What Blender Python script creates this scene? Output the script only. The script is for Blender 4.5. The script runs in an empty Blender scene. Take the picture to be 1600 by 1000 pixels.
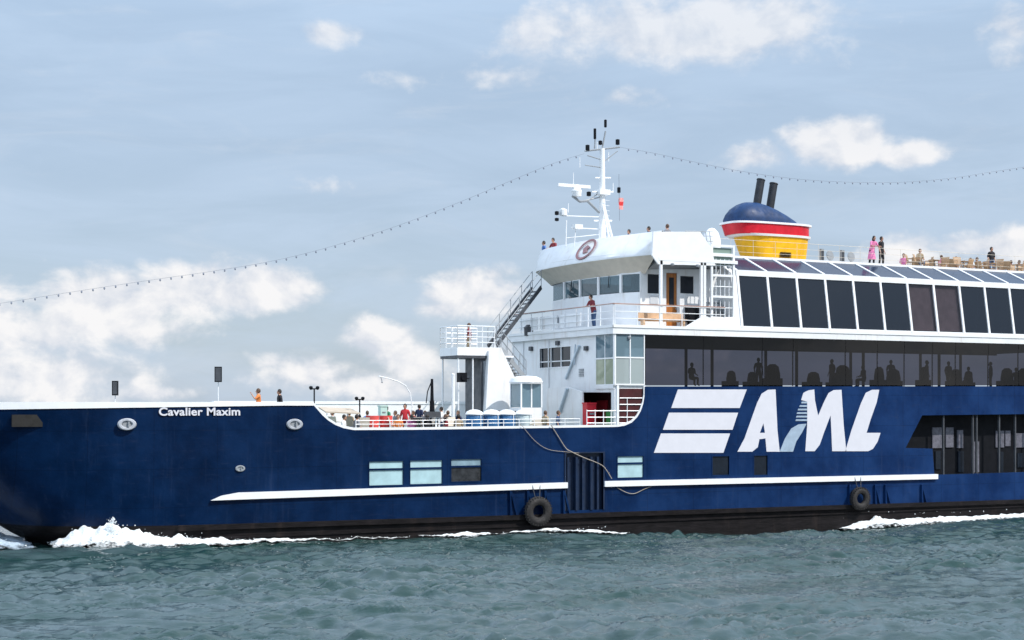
import bpy, bmesh, math, random
import numpy as np
from mathutils import Vector, Matrix
from mathutils.geometry import delaunay_2d_cdt
random.seed(7); rng = np.random.default_rng(7)
SC = bpy.context.scene; COL = SC.collection
# ------------------------------------------------------------------ camera
# world: X runs along the ferry towards its stern, Y=0 is its near (port) side, Z=0 the water
TH = math.radians(27); FPX = 2400.0; DIST = FPX/31; ZC = 6.3; YH = 637.0
FW = Vector((math.sin(TH), math.cos(TH), 0)); RT = Vector((math.cos(TH), -math.sin(TH), 0))
CAM = Vector((-DIST*FW.x, -DIST*FW.y, ZC))
cd = bpy.data.cameras.new('camera'); cam = bpy.data.objects.new('camera', cd); COL.objects.link(cam)
cam.location = CAM; cam.rotation_euler = (math.pi/2, 0, -TH)
cd.sensor_width = 36; cd.lens = 36*FPX/1600; cd.shift_y = (YH-500)/1600
cd.clip_start = 0.5; cd.clip_end = 30000
SC.camera = cam
SC.view_settings.view_transform = 'Standard'; SC.view_settings.look = 'None'
SC.view_settings.exposure = 0.48; SC.view_settings.gamma = 1
# ------------------------------------------------------------------ sun and sky
SUNV = Vector((0.42, -0.62, 0.80)).normalized()
sd = bpy.data.lights.new('sun', 'SUN'); sd.energy = 3.0; sd.angle = math.radians(0.6); sd.color = (1, .95, .88)
so = bpy.data.objects.new('sun', sd); COL.objects.link(so); so.rotation_euler = SUNV.to_track_quat('Z', 'Y').to_euler()
so.location = (0, -40, 60)

class NT:
    """small helper for node trees"""
    def __init__(s, tree): s.t = tree; s.n = tree.nodes; s.l = tree.links
    def new(s, typ, **kw):
        n = s.n.new(typ)
        for k, v in kw.items(): setattr(n, k, v)
        return n
    def put(s, sock, v):
        if hasattr(v, 'is_output'): s.l.new(v, sock)
        else: sock.default_value = v
    def math(s, op, a, b=None, c=None, clamp=False):
        n = s.n.new('ShaderNodeMath'); n.operation = op; n.use_clamp = clamp
        s.put(n.inputs[0], a)
        if b is not None: s.put(n.inputs[1], b)
        if c is not None: s.put(n.inputs[2], c)
        return n.outputs[0]
    def vec(s, op, a, b=None, out=0):
        n = s.n.new('ShaderNodeVectorMath'); n.operation = op
        s.put(n.inputs[0], a)
        if b is not None: s.put(n.inputs[1], b)
        return n.outputs[out]
    def mix(s, f, a, b, blend='MIX'):
        n = s.n.new('ShaderNodeMix'); n.data_type = 'RGBA'; n.blend_type = blend
        s.put(n.inputs[0], f); s.put(n.inputs[6], a); s.put(n.inputs[7], b)
        return n.outputs[2]
    def smooth(s, x, lo, hi, a=0.0, b=1.0):
        n = s.n.new('ShaderNodeMapRange'); n.interpolation_type = 'SMOOTHSTEP'
        s.put(n.inputs[0], x); n.inputs[1].default_value = lo; n.inputs[2].default_value = hi
        n.inputs[3].default_value = a; n.inputs[4].default_value = b
        return n.outputs[0]
    def noise(s, v, scale, detail=4, rough=.5, dist=0.0, out=0):
        n = s.n.new('ShaderNodeTexNoise'); s.put(n.inputs['Vector'], v); n.inputs['Scale'].default_value = scale
        n.inputs['Detail'].default_value = detail; n.inputs['Roughness'].default_value = rough
        n.inputs['Distortion'].default_value = dist
        return n.outputs[out]
    def comb(s, x, y, z=0.0):
        n = s.n.new('ShaderNodeCombineXYZ')
        for i, v in enumerate((x, y, z)): s.put(n.inputs[i], v)
        return n.outputs[0]

W = bpy.data.worlds.new('World'); SC.world = W; W.use_nodes = True
w = NT(W.node_tree); w.n.clear()
sky = w.new('ShaderNodeTexSky'); sky.sky_type = 'NISHITA'; sky.sun_disc = False
sky.sun_elevation = math.asin(SUNV.z); sky.sun_rotation = math.atan2(SUNV.x, SUNV.y)
sky.air_density = 1.0; sky.dust_density = 1.0; sky.ozone_density = 1.5
SKYS = 0.06
geo = w.new('ShaderNodeTexCoord'); D = geo.outputs['Generated']
dF = w.vec('DOT_PRODUCT', D, tuple(FW), 1); dR = w.vec('DOT_PRODUCT', D, tuple(RT), 1); dZ = w.vec('DOT_PRODUCT', D, (0, 0, 1), 1)
az = w.math('ARCTAN2', dR, dF); el = w.math('ARCSINE', dZ)
ae = w.comb(az, el)                        # compass bearing and height above the horizon, radians
# cumulus banks: bearing, height, half width, half height (degrees), weight
CL = []
def cloud(px, py, rx, ry, wt=1.0):
    a = math.atan((px-800)/FPX); e = math.atan((YH-py)/FPX*math.cos(a)); CL.append((a, e, rx/FPX, ry/FPX, wt))
for c in [(165,478,128,58,1.4),(290,452,85,48,1.4),(425,450,78,36,1.5),(350,462,80,34,1.3),(60,520,110,60,.95),(220,510,90,40,.8),
          (70,590,150,58,1.0),(245,615,55,14,.8),(-60,500,120,80,1),(740,462,78,38,1.4),(690,482,45,22,.8),(770,430,40,18,.7),
          (598,535,58,34,1.3),(640,562,50,36,1.3),(575,510,28,18,.8),(490,585,95,30,.9),(430,565,30,18,.7),(560,600,120,26,.8),
          (1040,48,255,50,1.25),(1150,35,160,58,1.25),(1220,60,80,35,.6),(850,62,85,22,.6),(960,10,130,30,.6),(515,52,48,20,.95),
          (1320,222,88,38,1.35),(1410,240,82,22,1.2),(1180,246,60,20,.8),(1290,205,38,20,.7),(1580,48,40,32,.9),(1590,90,30,20,.6),
          (962,152,62,15,.55),(655,122,60,15,.36),(795,120,55,14,.34),(500,292,50,12,.34),
          (1425,388,60,28,1.1),(1520,384,110,22,1.05),(1590,385,60,30,1),(1700,400,120,40,1),(1340,420,120,26,.8),(-200,420,120,50,1),(1900,200,150,50,.9),(1800,380,200,40,.8),
          (900,560,200,40,.6),(2200,420,260,60,.9),(2600,100,200,90,.8),(-600,300,200,70,.9),(-500,560,300,60,.9),(3000,480,300,80,.9)]:
    cloud(*c)
n1 = w.noise(w.vec('MULTIPLY', ae, (1, 1.25, 1)), 26.0, 9, .56, .25)
n2 = w.noise(w.vec('MULTIPLY', ae, (1, 1.6, 1)), 62.0, 6, .6)
acc = None
for a, e, rx, ry, wt in CL:
    v = w.vec('MULTIPLY', w.vec('SUBTRACT', ae, (a, e, 0)), (1/rx, 1/ry, 0))
    r = w.vec('LENGTH', v, None, 1)
    b = w.math('MULTIPLY', w.math('SUBTRACT', 1.25, r), wt)
    acc = b if acc is None else w.math('SMOOTH_MAX', acc, b, .25)
nn = w.math('ADD', w.math('MULTIPLY', w.math('SUBTRACT', n1, .5), 2.35), w.math('MULTIPLY', w.math('SUBTRACT', n2, .5), .9))
dens = w.math('ADD', acc, nn)
# the rest of the sky, out of the photograph: cloud shapes by noise, brightness raised as added fill light
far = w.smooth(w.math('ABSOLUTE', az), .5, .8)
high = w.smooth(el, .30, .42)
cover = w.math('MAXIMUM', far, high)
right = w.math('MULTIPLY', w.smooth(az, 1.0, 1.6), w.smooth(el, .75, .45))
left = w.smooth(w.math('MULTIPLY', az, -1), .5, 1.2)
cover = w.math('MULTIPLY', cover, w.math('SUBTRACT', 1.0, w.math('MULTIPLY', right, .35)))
nb = w.noise(w.vec('MULTIPLY', D, (1, 1, 2.6)), 3.2, 8, .55)
dens = w.math('MAXIMUM', dens, w.math('SUBTRACT', w.math('MULTIPLY', w.math('MULTIPLY', w.math('SUBTRACT', nb, .46), 6.0), cover), .05))
alpha = w.smooth(dens, -.02, .95)
n1b = w.noise(w.vec('ADD', w.vec('MULTIPLY', ae, (1, 1.25, 1)), (.006, .011, 0)), 26.0, 9, .56, .25)
shade = w.math('ADD', w.math('MULTIPLY', w.math('SUBTRACT', n1, n1b), 3.6), w.math('ADD', w.math('MULTIPLY', w.math('SUBTRACT', n2, .5), .5), w.math('ADD', .50, w.math('MULTIPLY', dens, .14))), None, True)
lift = w.math('ADD', 1.0, w.math('MULTIPLY', w.math('MAXIMUM', left, w.smooth(el, .25, .6)), .6))  # unseen clouds to the left and overhead brightened to light the shaded whites
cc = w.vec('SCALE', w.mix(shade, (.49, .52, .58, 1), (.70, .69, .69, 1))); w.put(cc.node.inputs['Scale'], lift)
skyc = w.vec('SCALE', sky.outputs[0]); skyc.node.inputs['Scale'].default_value = SKYS
veiln = w.noise(w.vec('MULTIPLY', ae, (1, 5.5, 1)), 5.0, 6, .6, .6)
veil = w.smooth(veiln, .30, .72, .55, .80)
base = w.mix(veil, skyc, (.428, .516, .634, 1))
zen = w.smooth(el, .0, .30)
base = w.mix(w.math('MULTIPLY', zen, .5), base, (.335, .462, .625, 1))
thin = w.smooth(w.noise(w.vec('MULTIPLY', ae, (1, 4.0, 1)), 9.0, 7, .62, .8), .50, .78, 0, .26)
base = w.mix(thin, base, (.52, .56, .62, 1))
cv2 = w.math('SUBTRACT', w.math('MAXIMUM', left, w.smooth(el, .2, .6)), w.math('MULTIPLY', right, .45))  # added sky boost left and high up, cut at right for darker reflections
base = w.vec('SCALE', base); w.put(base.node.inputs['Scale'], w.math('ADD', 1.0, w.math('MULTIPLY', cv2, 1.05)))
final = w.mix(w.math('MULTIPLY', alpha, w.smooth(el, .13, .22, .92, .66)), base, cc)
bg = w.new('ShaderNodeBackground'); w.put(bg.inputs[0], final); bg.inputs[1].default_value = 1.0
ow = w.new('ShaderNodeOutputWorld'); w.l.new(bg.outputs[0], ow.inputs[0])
W.cycles.sampling_method = 'MANUAL'; W.cycles.sample_map_resolution = 1024

# ------------------------------------------------------------------ helpers
def S(px, py, Y=0.0):
    """point of the fore-and-aft plane Y seen at a photo pixel"""
    k = (px-800)/FPX; d = FW + RT*k; t = (Y-CAM.y)/d.y
    return Vector((CAM.x+t*d.x, Y, ZC+t*(YH-py)/FPX))
def T(px, py, X):
    """point of the athwartships plane X seen at a photo pixel"""
    k = (px-800)/FPX; d = FW + RT*k; t = (X-CAM.x)/d.x
    return Vector((X, CAM.y+t*d.y, ZC+t*(YH-py)/FPX))
def mat(name, col, rough=.5, metal=0.0, var=.0, vscale=2.0, bump=0.0, bscale=8.0, spec=.5, coat=0.0, trans=0.0, ior=1.45, stretch=(1,1,1), dirt=None, dscale=1.0, damt=.3):
    m = bpy.data.materials.new(name); m.use_nodes = True; t = NT(m.node_tree); b = t.n['Principled BSDF']
    b.inputs['Base Color'].default_value = (*col, 1); b.inputs['Roughness'].default_value = rough; b.inputs['Metallic'].default_value = metal
    b.inputs['Specular IOR Level'].default_value = spec; b.inputs['Coat Weight'].default_value = coat; b.inputs['IOR'].default_value = ior
    b.inputs['Transmission Weight'].default_value = trans
    co = t.new('ShaderNodeTexCoord').outputs['Object']; vv = t.vec('MULTIPLY', co, stretch)
    c = (*col, 1)
    if var:
        n = t.noise(vv, vscale, 6, .6)
        c = t.mix(t.smooth(n, .25, .75), tuple(x*(1-var) for x in col)+(1,), tuple(min(1, x*(1+var)) for x in col)+(1,))
    if dirt:
        n = t.noise(t.vec('MULTIPLY', co, (dscale, dscale, dscale*.12)), 1.6, 8, .65)
        c = t.mix(t.smooth(n, .52, .80, 0, damt), c, (*dirt, 1))
    if var or dirt: t.put(b.inputs['Base Color'], c)
    if var:
        t.put(b.inputs['Roughness'], t.smooth(t.noise(vv, vscale*1.7, 4), .3, .7, max(0, rough*.8), min(1, rough*1.2)))
    if bump:
        bn = t.new('ShaderNodeBump'); bn.inputs['Strength'].default_value = 1; bn.inputs['Distance'].default_value = bump
        t.put(bn.inputs['Height'], t.noise(vv, bscale, 5, .55)); t.put(b.inputs['Normal'], bn.outputs[0])
    return m
M = {}
M['white'] = mat('white_paint', (.80, .81, .82), .38, var=.06, vscale=1.2, bump=.004, bscale=1.5, dirt=(.40, .29, .19), dscale=1.3, damt=.42)
M['whitetrim'] = mat('white_trim', (.82, .83, .84), .35, var=.04)
M['offwhite'] = mat('cream_paint', (.62, .56, .47), .5, var=.08)
M['black'] = mat('black_steel', (.008, .009, .012), .5, var=.2, spec=.15)
M['rubber'] = mat('black_rubber', (.022, .020, .020), .75, var=.35, vscale=5, bump=.02, bscale=12)
M['belt'] = mat('worn_black_steel', (.008, .0065, .0075), .6, spec=.2, var=.5, vscale=1.2, bump=.02, bscale=2, stretch=(1, 1, 4), dirt=(.05, .035, .03), damt=.40)
M['darkgrey'] = mat('dark_grey_paint', (.06, .065, .075), .5, var=.2)
M['grey'] = mat('grey_paint', (.28, .30, .32), .5, var=.12)
M['red'] = mat('red_paint', (.60, .012, .028), .4, var=.14, dirt=(.20, .02, .03), damt=.5, dscale=1.5)
M['yellow'] = mat('yellow_paint', (.84, .45, .008), .42, var=.12, dirt=(.30, .20, .08), damt=.5, dscale=1.5)
M['navy2'] = mat('navy_paint_funnel', (.010, .038, .115), .55, var=.25, spec=.3, dirt=(.03,.04,.06), damt=.5, dscale=1.3)
M['wood'] = mat('varnished_wood', (.42, .15, .035), .35, var=.25, vscale=3, stretch=(6, 6, .6))
M['teak'] = mat('teak_furniture', (.40, .26, .15), .55, var=.25)
M['deck'] = mat('deck_paint', (.14, .20, .18), .7, var=.2)
M['bluecover'] = mat('blue_cover', (.02, .11, .26), .6, var=.25, vscale=6)
M['orange'] = mat('orange_plastic', (.75, .14, .03), .5, var=.1)
M['redcloth'] = mat('red_cloth', (.62, .04, .04), .8, var=.15)
M['green'] = mat('green_paint', (.03, .20, .05), .5, var=.15)
M['curtain'] = mat('curtain', (.62, .54, .54), .9, var=.15)
M['inner'] = mat('interior_grey', (.065, .075, .10), .8, var=.2)
M['bulb'] = mat('bulb_glass', (.22, .24, .30), .3)
M['cable'] = mat('cable', (.16, .18, .22), .6)
M['rope'] = mat('rope', (.34, .30, .26), .9, var=.2)
M['skin'] = mat('skin', (.50, .28, .19), .55); M['skin2'] = mat('skin_tan', (.28, .15, .09), .55)
M['hair'] = mat('dark_hair', (.02, .015, .012), .6); M['hair2'] = mat('brown_hair', (.09, .05, .03), .6)
CLO = {k: mat('cloth_'+k, v, .85, var=.12, vscale=9) for k, v in dict(pink=(.74,.22,.42), black=(.015,.015,.02), navy=(.02,.03,.08), red=(.50,.03,.04), blue=(.08,.17,.42), grey=(.22,.22,.24), white=(.75,.75,.75), maroon=(.20,.03,.04), denim=(.05,.09,.18), khaki=(.38,.30,.2), green=(.05,.22,.12), orange=(.70,.22,.06)).items()}

def glassmat(name, tint, amount, rough=.03, spec=.5, film=None, ior=1.5):
    """tinted window glass: mirror-like surface over a darkened see-through body"""
    m = bpy.data.materials.new(name); m.use_nodes = True; t = NT(m.node_tree); t.n.clear()
    tr = t.new('ShaderNodeBsdfTransparent'); tr.inputs[0].default_value = (*tint, 1)
    di = t.new('ShaderNodeBsdfDiffuse'); di.inputs[0].default_value = (*(film or (.02, .025, .035)), 1)
    mx = t.new('ShaderNodeMixShader'); mx.inputs[0].default_value = amount
    t.l.new(di.outputs[0], mx.inputs[1]); t.l.new(tr.outputs[0], mx.inputs[2])
    gl = t.new('ShaderNodeBsdfGlossy'); gl.inputs[0].default_value = (1, 1, 1, 1); gl.inputs['Roughness'].default_value = rough
    fr = t.new('ShaderNodeFresnel'); fr.inputs[0].default_value = ior
    co = t.new('ShaderNodeTexCoord').outputs['Object']
    bn = t.new('ShaderNodeBump'); bn.inputs['Distance'].default_value = .008; bn.inputs['Strength'].default_value = .5
    t.put(bn.inputs['Height'], t.noise(co, .7, 2)); t.put(gl.inputs['Normal'], bn.outputs[0])
    m2 = t.new('ShaderNodeMixShader'); bf = t.new('ShaderNodeNewGeometry').outputs['Backfacing']; t.put(m2.inputs[0], t.math('MULTIPLY', fr.outputs[0], t.math('SUBTRACT', 1.0, bf))); t.l.new(mx.outputs[0], m2.inputs[1]); t.l.new(gl.outputs[0], m2.inputs[2])
    o = t.new('ShaderNodeOutputMaterial'); t.l.new(m2.outputs[0], o.inputs[0]); return m
M['glass_saloon'] = glassmat('smoked_glass', (.33, .33, .38), .96, film=(.01, .012, .02))
M['glass_lounge'] = glassmat('dark_glass', (.32, .34, .40), .5, film=(.030, .040, .058))
M['glass_roof'] = glassmat('blue_roof_glass', (.3, .35, .45), .06, film=(.020, .034, .066), rough=.12, ior=1.16)
M['glass_clear'] = glassmat('bridge_glass', (.42, .55, .60), .5, film=(.11, .17, .20))
M['glass_corner'] = glassmat('corner_glass', (.70, .80, .85), .35, film=(.17, .26, .31))
M['glass_pale'] = glassmat('pale_corner_glass', (.80, .85, .85), .3, film=(.42, .48, .48)); M['glass_lime'] = glassmat('lime_glass', (.80, .85, .6), .3, film=(.42, .46, .34))  # pale and yellow-green tints for the lower corner panes
M['glass_blind'] = glassmat('lounge_glass_over_blinds', (.62, .60, .62), .85, film=(.04, .04, .05))
M['glass_hull'] = mat('pale_cyan_window', (.40, .58, .62), .12, var=.12, vscale=1.5)  # pale cyan colour fills the hull panes
M['glass_dark'] = mat('dark_window', (.012, .017, .026), .12, var=.2, spec=.35)

def hullmat():
    m = bpy.data.materials.new('navy_hull_paint'); m.use_nodes = True; t = NT(m.node_tree); b = t.n['Principled BSDF']
    co = t.new('ShaderNodeTexCoord').outputs['Object']
    n = t.noise(t.vec('MULTIPLY', co, (1, 1, .8)), .55, 7, .62)
    sx = t.new('ShaderNodeSeparateXYZ'); t.l.new(co, sx.inputs[0])
    aft = t.smooth(sx.outputs[0], -26, 24)                                     # base colour darker forward, lighter aft
    c = t.mix(t.smooth(n, .3, .7), t.mix(aft, (.0006, .0085, .034, 1), (.0042, .0200, .078, 1)), t.mix(aft, (.0012, .0165, .062, 1), (.0085, .036, .125, 1)))
    st = t.noise(t.vec('MULTIPLY', co, (2.4, 2.4, .16)), 1.5, 7, .7)          # rain and salt streaks
    c = t.mix(t.smooth(st, .54, .80, 0, .30), c, (.035, .058, .12, 1))
    sc = t.noise(t.vec('MULTIPLY', co, (.5, .5, 3.5)), 2.2, 6, .7)            # scuffs along the side
    c = t.mix(t.smooth(sc, .56, .78, 0, .34), c, (.030, .042, .085, 1))
    # plate seams: a thin worn line every few metres
    def seam(axis, step, wid):
        f = t.math('FRACT', t.math('DIVIDE', sx.outputs[axis], step)); return t.math('LESS_THAN', f, wid/step)
    se = t.math('MAXIMUM', seam(0, 2.9, .035), seam(2, 1.75, .03))
    c = t.mix(t.math('MULTIPLY', se, .32), c, (.001, .004, .016, 1))
    t.put(b.inputs['Base Color'], c)
    t.put(b.inputs['Roughness'], t.smooth(n, .3, .7, .28, .42)); b.inputs['Specular IOR Level'].default_value = .12
    # the plating bulges a little between its frames
    wv = t.math('SINE', t.math('MULTIPLY', sx.outputs[0], 2*math.pi/.72)); wz = t.math('SINE', t.math('MULTIPLY', sx.outputs[2], 2*math.pi/1.75))
    h = t.math('ADD', t.math('MULTIPLY', wv, .12), t.math('MULTIPLY', wz, .15))
    h = t.math('ADD', h, t.math('MULTIPLY', t.noise(co, .9, 4, .5), 1.6))
    bn = t.new('ShaderNodeBump'); bn.inputs['Distance'].default_value = .035; t.put(bn.inputs['Height'], h); t.put(b.inputs['Normal'], bn.outputs[0])
    return m
M['hull'] = hullmat()
def anti():
    m = M['hull'].copy(); return m

class MB:
    def __init__(s): s.v = []; s.f = []; s.mi = []; s.cur = 0
    def add(s, vs, fs):
        o = len(s.v); s.v += [tuple(v) for v in vs]; s.f += [tuple(i+o for i in f) for f in fs]; s.mi += [s.cur]*len(fs); return s
    def box(s, x0, x1, y0, y1, z0, z1):
        v = [(x, y, z) for z in (z0, z1) for y in (y0, y1) for x in (x0, x1)]
        return s.add(v, [(0,2,3,1),(4,5,7,6),(0,1,5,4),(2,6,7,3),(0,4,6,2),(1,3,7,5)])
    def tube(s, p, q, r, n=6, r2=None):
        p = Vector(p); q = Vector(q); d = (q-p)
        if d.length < 1e-6: return s
        d.normalize(); a = d.orthogonal().normalized(); b = d.cross(a); r2 = r if r2 is None else r2
        v = [p+(a*math.cos(2*math.pi*i/n)+b*math.sin(2*math.pi*i/n))*r for i in range(n)] + [q+(a*math.cos(2*math.pi*i/n)+b*math.sin(2*math.pi*i/n))*r2 for i in range(n)]
        return s.add(v, [(i, (i+1)%n, n+(i+1)%n, n+i) for i in range(n)] + [tuple(range(n-1, -1, -1)), tuple(range(n, 2*n))])
    def path(s, pts, r, n=5):
        for a, b in zip(pts[:-1], pts[1:]): s.tube(a, b, r, n)
        return s
    def beam(s, p, q, wd, h, up=Vector((0,0,1))):
        p = Vector(p); q = Vector(q); d = (q-p).normalized(); a = d.cross(up).normalized()*wd/2; b = a.cross(d).normalized()*h/2
        v = [p-a-b, p+a-b, p+a+b, p-a+b, q-a-b, q+a-b, q+a+b, q-a+b]
        return s.add(v, [(3,2,1,0),(4,5,6,7),(0,1,5,4),(1,2,6,5),(2,3,7,6),(3,0,4,7)])
    def poly(s, pts, vec, holes=()):
        """flat outline with holes, given thickness vec"""
        loops = [[Vector(p) for p in pts]] + [[Vector(p) for p in h] for h in holes]; vec = Vector(vec)
        flat = [p for l in loops for p in l]; n = len(flat); nv = Vector((0,0,0)); l0 = loops[0]
        for i in range(len(l0)): a_ = l0[i]; b_ = l0[(i+1) % len(l0)]; nv += Vector(((a_.y-b_.y)*(a_.z+b_.z), (a_.z-b_.z)*(a_.x+b_.x), (a_.x-b_.x)*(a_.y+b_.y)))
        nv.normalize(); e1 = nv.orthogonal().normalized(); e2 = nv.cross(e1); c0 = l0[0]
        p2 = [Vector(((p-c0).dot(e1), (p-c0).dot(e2))) for p in flat]; ed = []; o = 0; l2 = []
        for l in loops: ed += [(o+i, o+(i+1) % len(l)) for i in range(len(l))]; l2.append(p2[o:o+len(l)]); o += len(l)
        vo, eo, fo_, ov, oe, of_ = delaunay_2d_cdt(p2, ed, [], 0, 1e-6)
        def ins(q, lp):
            r_ = False
            for i in range(len(lp)):
                a_, b_ = lp[i], lp[(i+1) % len(lp)]
                if (a_.y > q.y) != (b_.y > q.y) and q.x < (b_.x-a_.x)*(q.y-a_.y)/(b_.y-a_.y)+a_.x: r_ = not r_
            return r_
        tris = []; idx = []; extra = []
        for i, q_ in enumerate(vo):
            if ov[i]: idx.append(ov[i][0])
            else: idx.append(('x', len(extra))); extra.append(c0+e1*q_.x+e2*q_.y)
        idx = [n+n+i_[1] if isinstance(i_, tuple) else i_ for i_ in idx]; ne = len(extra)
        for t_ in fo_:
            q = (vo[t_[0]]+vo[t_[1]]+vo[t_[2]])/3
            if ins(q, l2[0]) and not any(ins(q, h_) for h_ in l2[1:]): tris.append(tuple(idx[i] for i in t_))
        fs = [tuple(t) for t in tris] + [tuple((n+i if i < n else i+ne) for i in reversed(t)) for t in tris]
        o = 0
        for l in loops:
            m = len(l)
            for i in range(m): j = (i+1) % m; fs.append((o+i, o+j, n+o+j, n+o+i))
            o += m
        return s.add(flat+[p+vec for p in flat]+extra+[p+vec for p in extra], fs)
    def sphere(s, c, r, n=8, m=6, sq=(1,1,1)):
        c = Vector(c); v = [c+Vector((0,0,r*sq[2]))]
        for j in range(1, m):
            for i in range(n):
                a = math.pi*j/m; b = 2*math.pi*i/n
                v.append(c+Vector((r*sq[0]*math.sin(a)*math.cos(b), r*sq[1]*math.sin(a)*math.sin(b), r*sq[2]*math.cos(a))))
        v.append(c-Vector((0,0,r*sq[2]))); f = [(0, 1+i, 1+(i+1)%n) for i in range(n)]
        for j in range(m-2):
            for i in range(n): a = 1+j*n+i; b = 1+j*n+(i+1)%n; f.append((a, a+n, b+n, b))
        e = len(v)-1; f += [(e, 1+(m-2)*n+(i+1)%n, 1+(m-2)*n+i) for i in range(n)]
        return s.add(v, f)
    def lathe(s, c, prof, n=14, axis=Vector((0,0,1))):
        c = Vector(c); axis = Vector(axis).normalized(); a = axis.orthogonal().normalized(); b = axis.cross(a); v = []
        for r, h in prof:
            for i in range(n): v.append(c+axis*h+(a*math.cos(2*math.pi*i/n)+b*math.sin(2*math.pi*i/n))*r)
        f = [(j*n+i, j*n+(i+1)%n, (j+1)*n+(i+1)%n, (j+1)*n+i) for j in range(len(prof)-1) for i in range(n)]
        f += [tuple(range(n-1, -1, -1)), tuple(range((len(prof)-1)*n, len(prof)*n))]
        return s.add(v, f)
    def torus(s, c, R_, r, axis, n=22, m=8, sq=1.0):
        c = Vector(c); axis = Vector(axis).normalized(); a = axis.orthogonal().normalized(); b = axis.cross(a); v = []
        for i in range(n):
            u = a*math.cos(2*math.pi*i/n)+b*math.sin(2*math.pi*i/n)
            for j in range(m):
                k = 2*math.pi*j/m; v.append(c+u*(R_+r*math.cos(k))+axis*(r*sq*math.sin(k)))
        return s.add(v, [(i*m+j, ((i+1)%n)*m+j, ((i+1)%n)*m+(j+1)%m, i*m+(j+1)%m) for i in range(n) for j in range(m)])
    def grid(s, rows):
        """quads between rows of points (lists of equal length)"""
        m = len(rows[0]); v = [p for r in rows for p in r]
        return s.add(v, [(j*m+i, j*m+i+1, (j+1)*m+i+1, (j+1)*m+i) for j in range(len(rows)-1) for i in range(m-1)])
    def build(s, name, mats, parent=None, smooth=True, recalc=True):
        if not isinstance(mats, (list, tuple)): mats = [mats]
        me = bpy.data.meshes.new(name); off = Vector((0,0,0))
        if parent is not None: off = WORLD.get(parent.name, Vector((0,0,0)))
        me.from_pydata([(v[0]-off.x, v[1]-off.y, v[2]-off.z) for v in s.v], [], s.f)
        for m_ in mats: me.materials.append(m_)
        for p, i in zip(me.polygons, s.mi): p.material_index = i
        if recalc:
            bm = bmesh.new(); bm.from_mesh(me); bmesh.ops.recalc_face_normals(bm, faces=bm.faces); bm.to_mesh(me); bm.free()
        if smooth: me.shade_smooth(); me.set_sharp_from_angle(angle=math.radians(35))
        me.update()
        o = bpy.data.objects.new(name, me); COL.objects.link(o)
        if parent is not None: o.parent = parent; WORLD[o.name] = off
        return o
WORLD = {}
def tag(o, label=None, cat=None, group=None, kind=None):
    if label: o['label'] = label
    if cat: o['category'] = cat
    if group: o['group'] = group
    if kind: o['kind'] = kind
    return o
def thing(name, loc, label, cat, group=None, rz=0.0, world=False):
    """an Empty at the thing's base; world=True when its parts are built in world coordinates"""
    o = bpy.data.objects.new(name, None); COL.objects.link(o); o.location = loc; o.rotation_euler = (0, 0, rz); o.empty_display_size = .3
    if world: WORLD[o.name] = Vector(loc)
    return tag(o, label, cat, group)
def dup(root, loc, rz=0.0, label=None, group=None, scale=None):
    r = root.copy(); COL.objects.link(r); r.location = loc; r.rotation_euler = (0, 0, rz)
    if label: r['label'] = label
    if group: r['group'] = group
    if scale: r.scale = scale
    def rec(a, b):
        for ch in list(a.children):
            c = ch.copy(); COL.objects.link(c); c.parent = b; rec(ch, c)
    rec(root, r); return r
exec_parts = []
# ------------------------------------------------------------------ water
NW = 150
wl = np.concatenate([rng.uniform(.34, .9, 88), rng.uniform(.9, 1.8, 50), rng.uniform(3.5, 8, 12)])
wa = rng.normal(1.15, .62, NW); wk = 2*math.pi/wl; wp = rng.uniform(0, 6.28, NW)
wamp = np.where(wl < .9, .0050, np.where(wl < 3, .0072, .0045))*wl**.75*rng.uniform(.5, 1.3, NW)
def water_h(x, y):
    # warp the plane a little so that no straight wave trains show
    x2 = x + .5*np.sin(y*.37+1.3)+.3*np.sin(x*.61+y*.83); y2 = y+.5*np.sin(x*.29+.4)+.3*np.sin(y*.71-x*.53)
    h = np.zeros_like(x)
    for l, a, k, p, am in zip(wl, wa, wk, wp, wamp):
        s = np.sin(k*(x2*math.cos(a)+y2*math.sin(a))+p); h += am*(s+.35*np.abs(s)*s)
    g = 1+.45*np.sin(x*.13+y*.21+.7)*np.sin(x*.07-y*.17)
    return h*g*(1-.55/(1+np.exp(-(y+2.2)*1.8)))
def swell(x, y):
    """the raised water of the bow wave that runs off obliquely from the hull"""
    c = -1.2-.30*np.maximum(x+22, 0); a = .20*np.exp(-np.maximum(x+19, 0)/9.0)*(1/(1+np.exp(-(x+27)*1.3)))
    h = a*np.exp(-((y-c)/1.15)**2)
    c2 = -1.0-.22*np.maximum(x-21, 0); h += .16/(1+np.exp(-(x-24)*1.0))*np.exp(-((y-c2)/1.0)**2)
    h += .03*np.exp(-((y+.9)/1.0)**2)*np.sin(x*.42+.5)*(np.abs(x) < 60)
    h += np.interp(x, [-40, -12, -5, 1.2, 4.5, 7.6, 13, 18, 22, 28, 35, 60], [0, -.02, -.06, -.05, -.22, -.34, -.62, -.78, -.62, -.42, -.36, -.2])*np.exp(-(np.minimum(y+.3, 0)/5.5)**2)*(y > -40)
    c3 = -5.6-.12*(x+22); h += .16*np.exp(-((y-c3)/1.3)**2)/(1+np.exp((x+12)*.6))
    return h
def axis(lo, hi, st, far_lo, far_hi, g=1.13):
    a = list(np.arange(lo, hi+st/2, st)); d = st; x = lo; L = []
    while x > far_lo: d *= g; x -= d; L.append(x)
    d = st; x = a[-1]; Rr = []
    while x < far_hi: d *= g; x += d; Rr.append(x)
    return np.array(L[::-1]+a+Rr)
xs = axis(-44, 46, .135, -9000, 9000); ys = axis(-42, 1.0, .115, -9000, 12000)
XX, YY = np.meshgrid(xs, ys)
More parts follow.
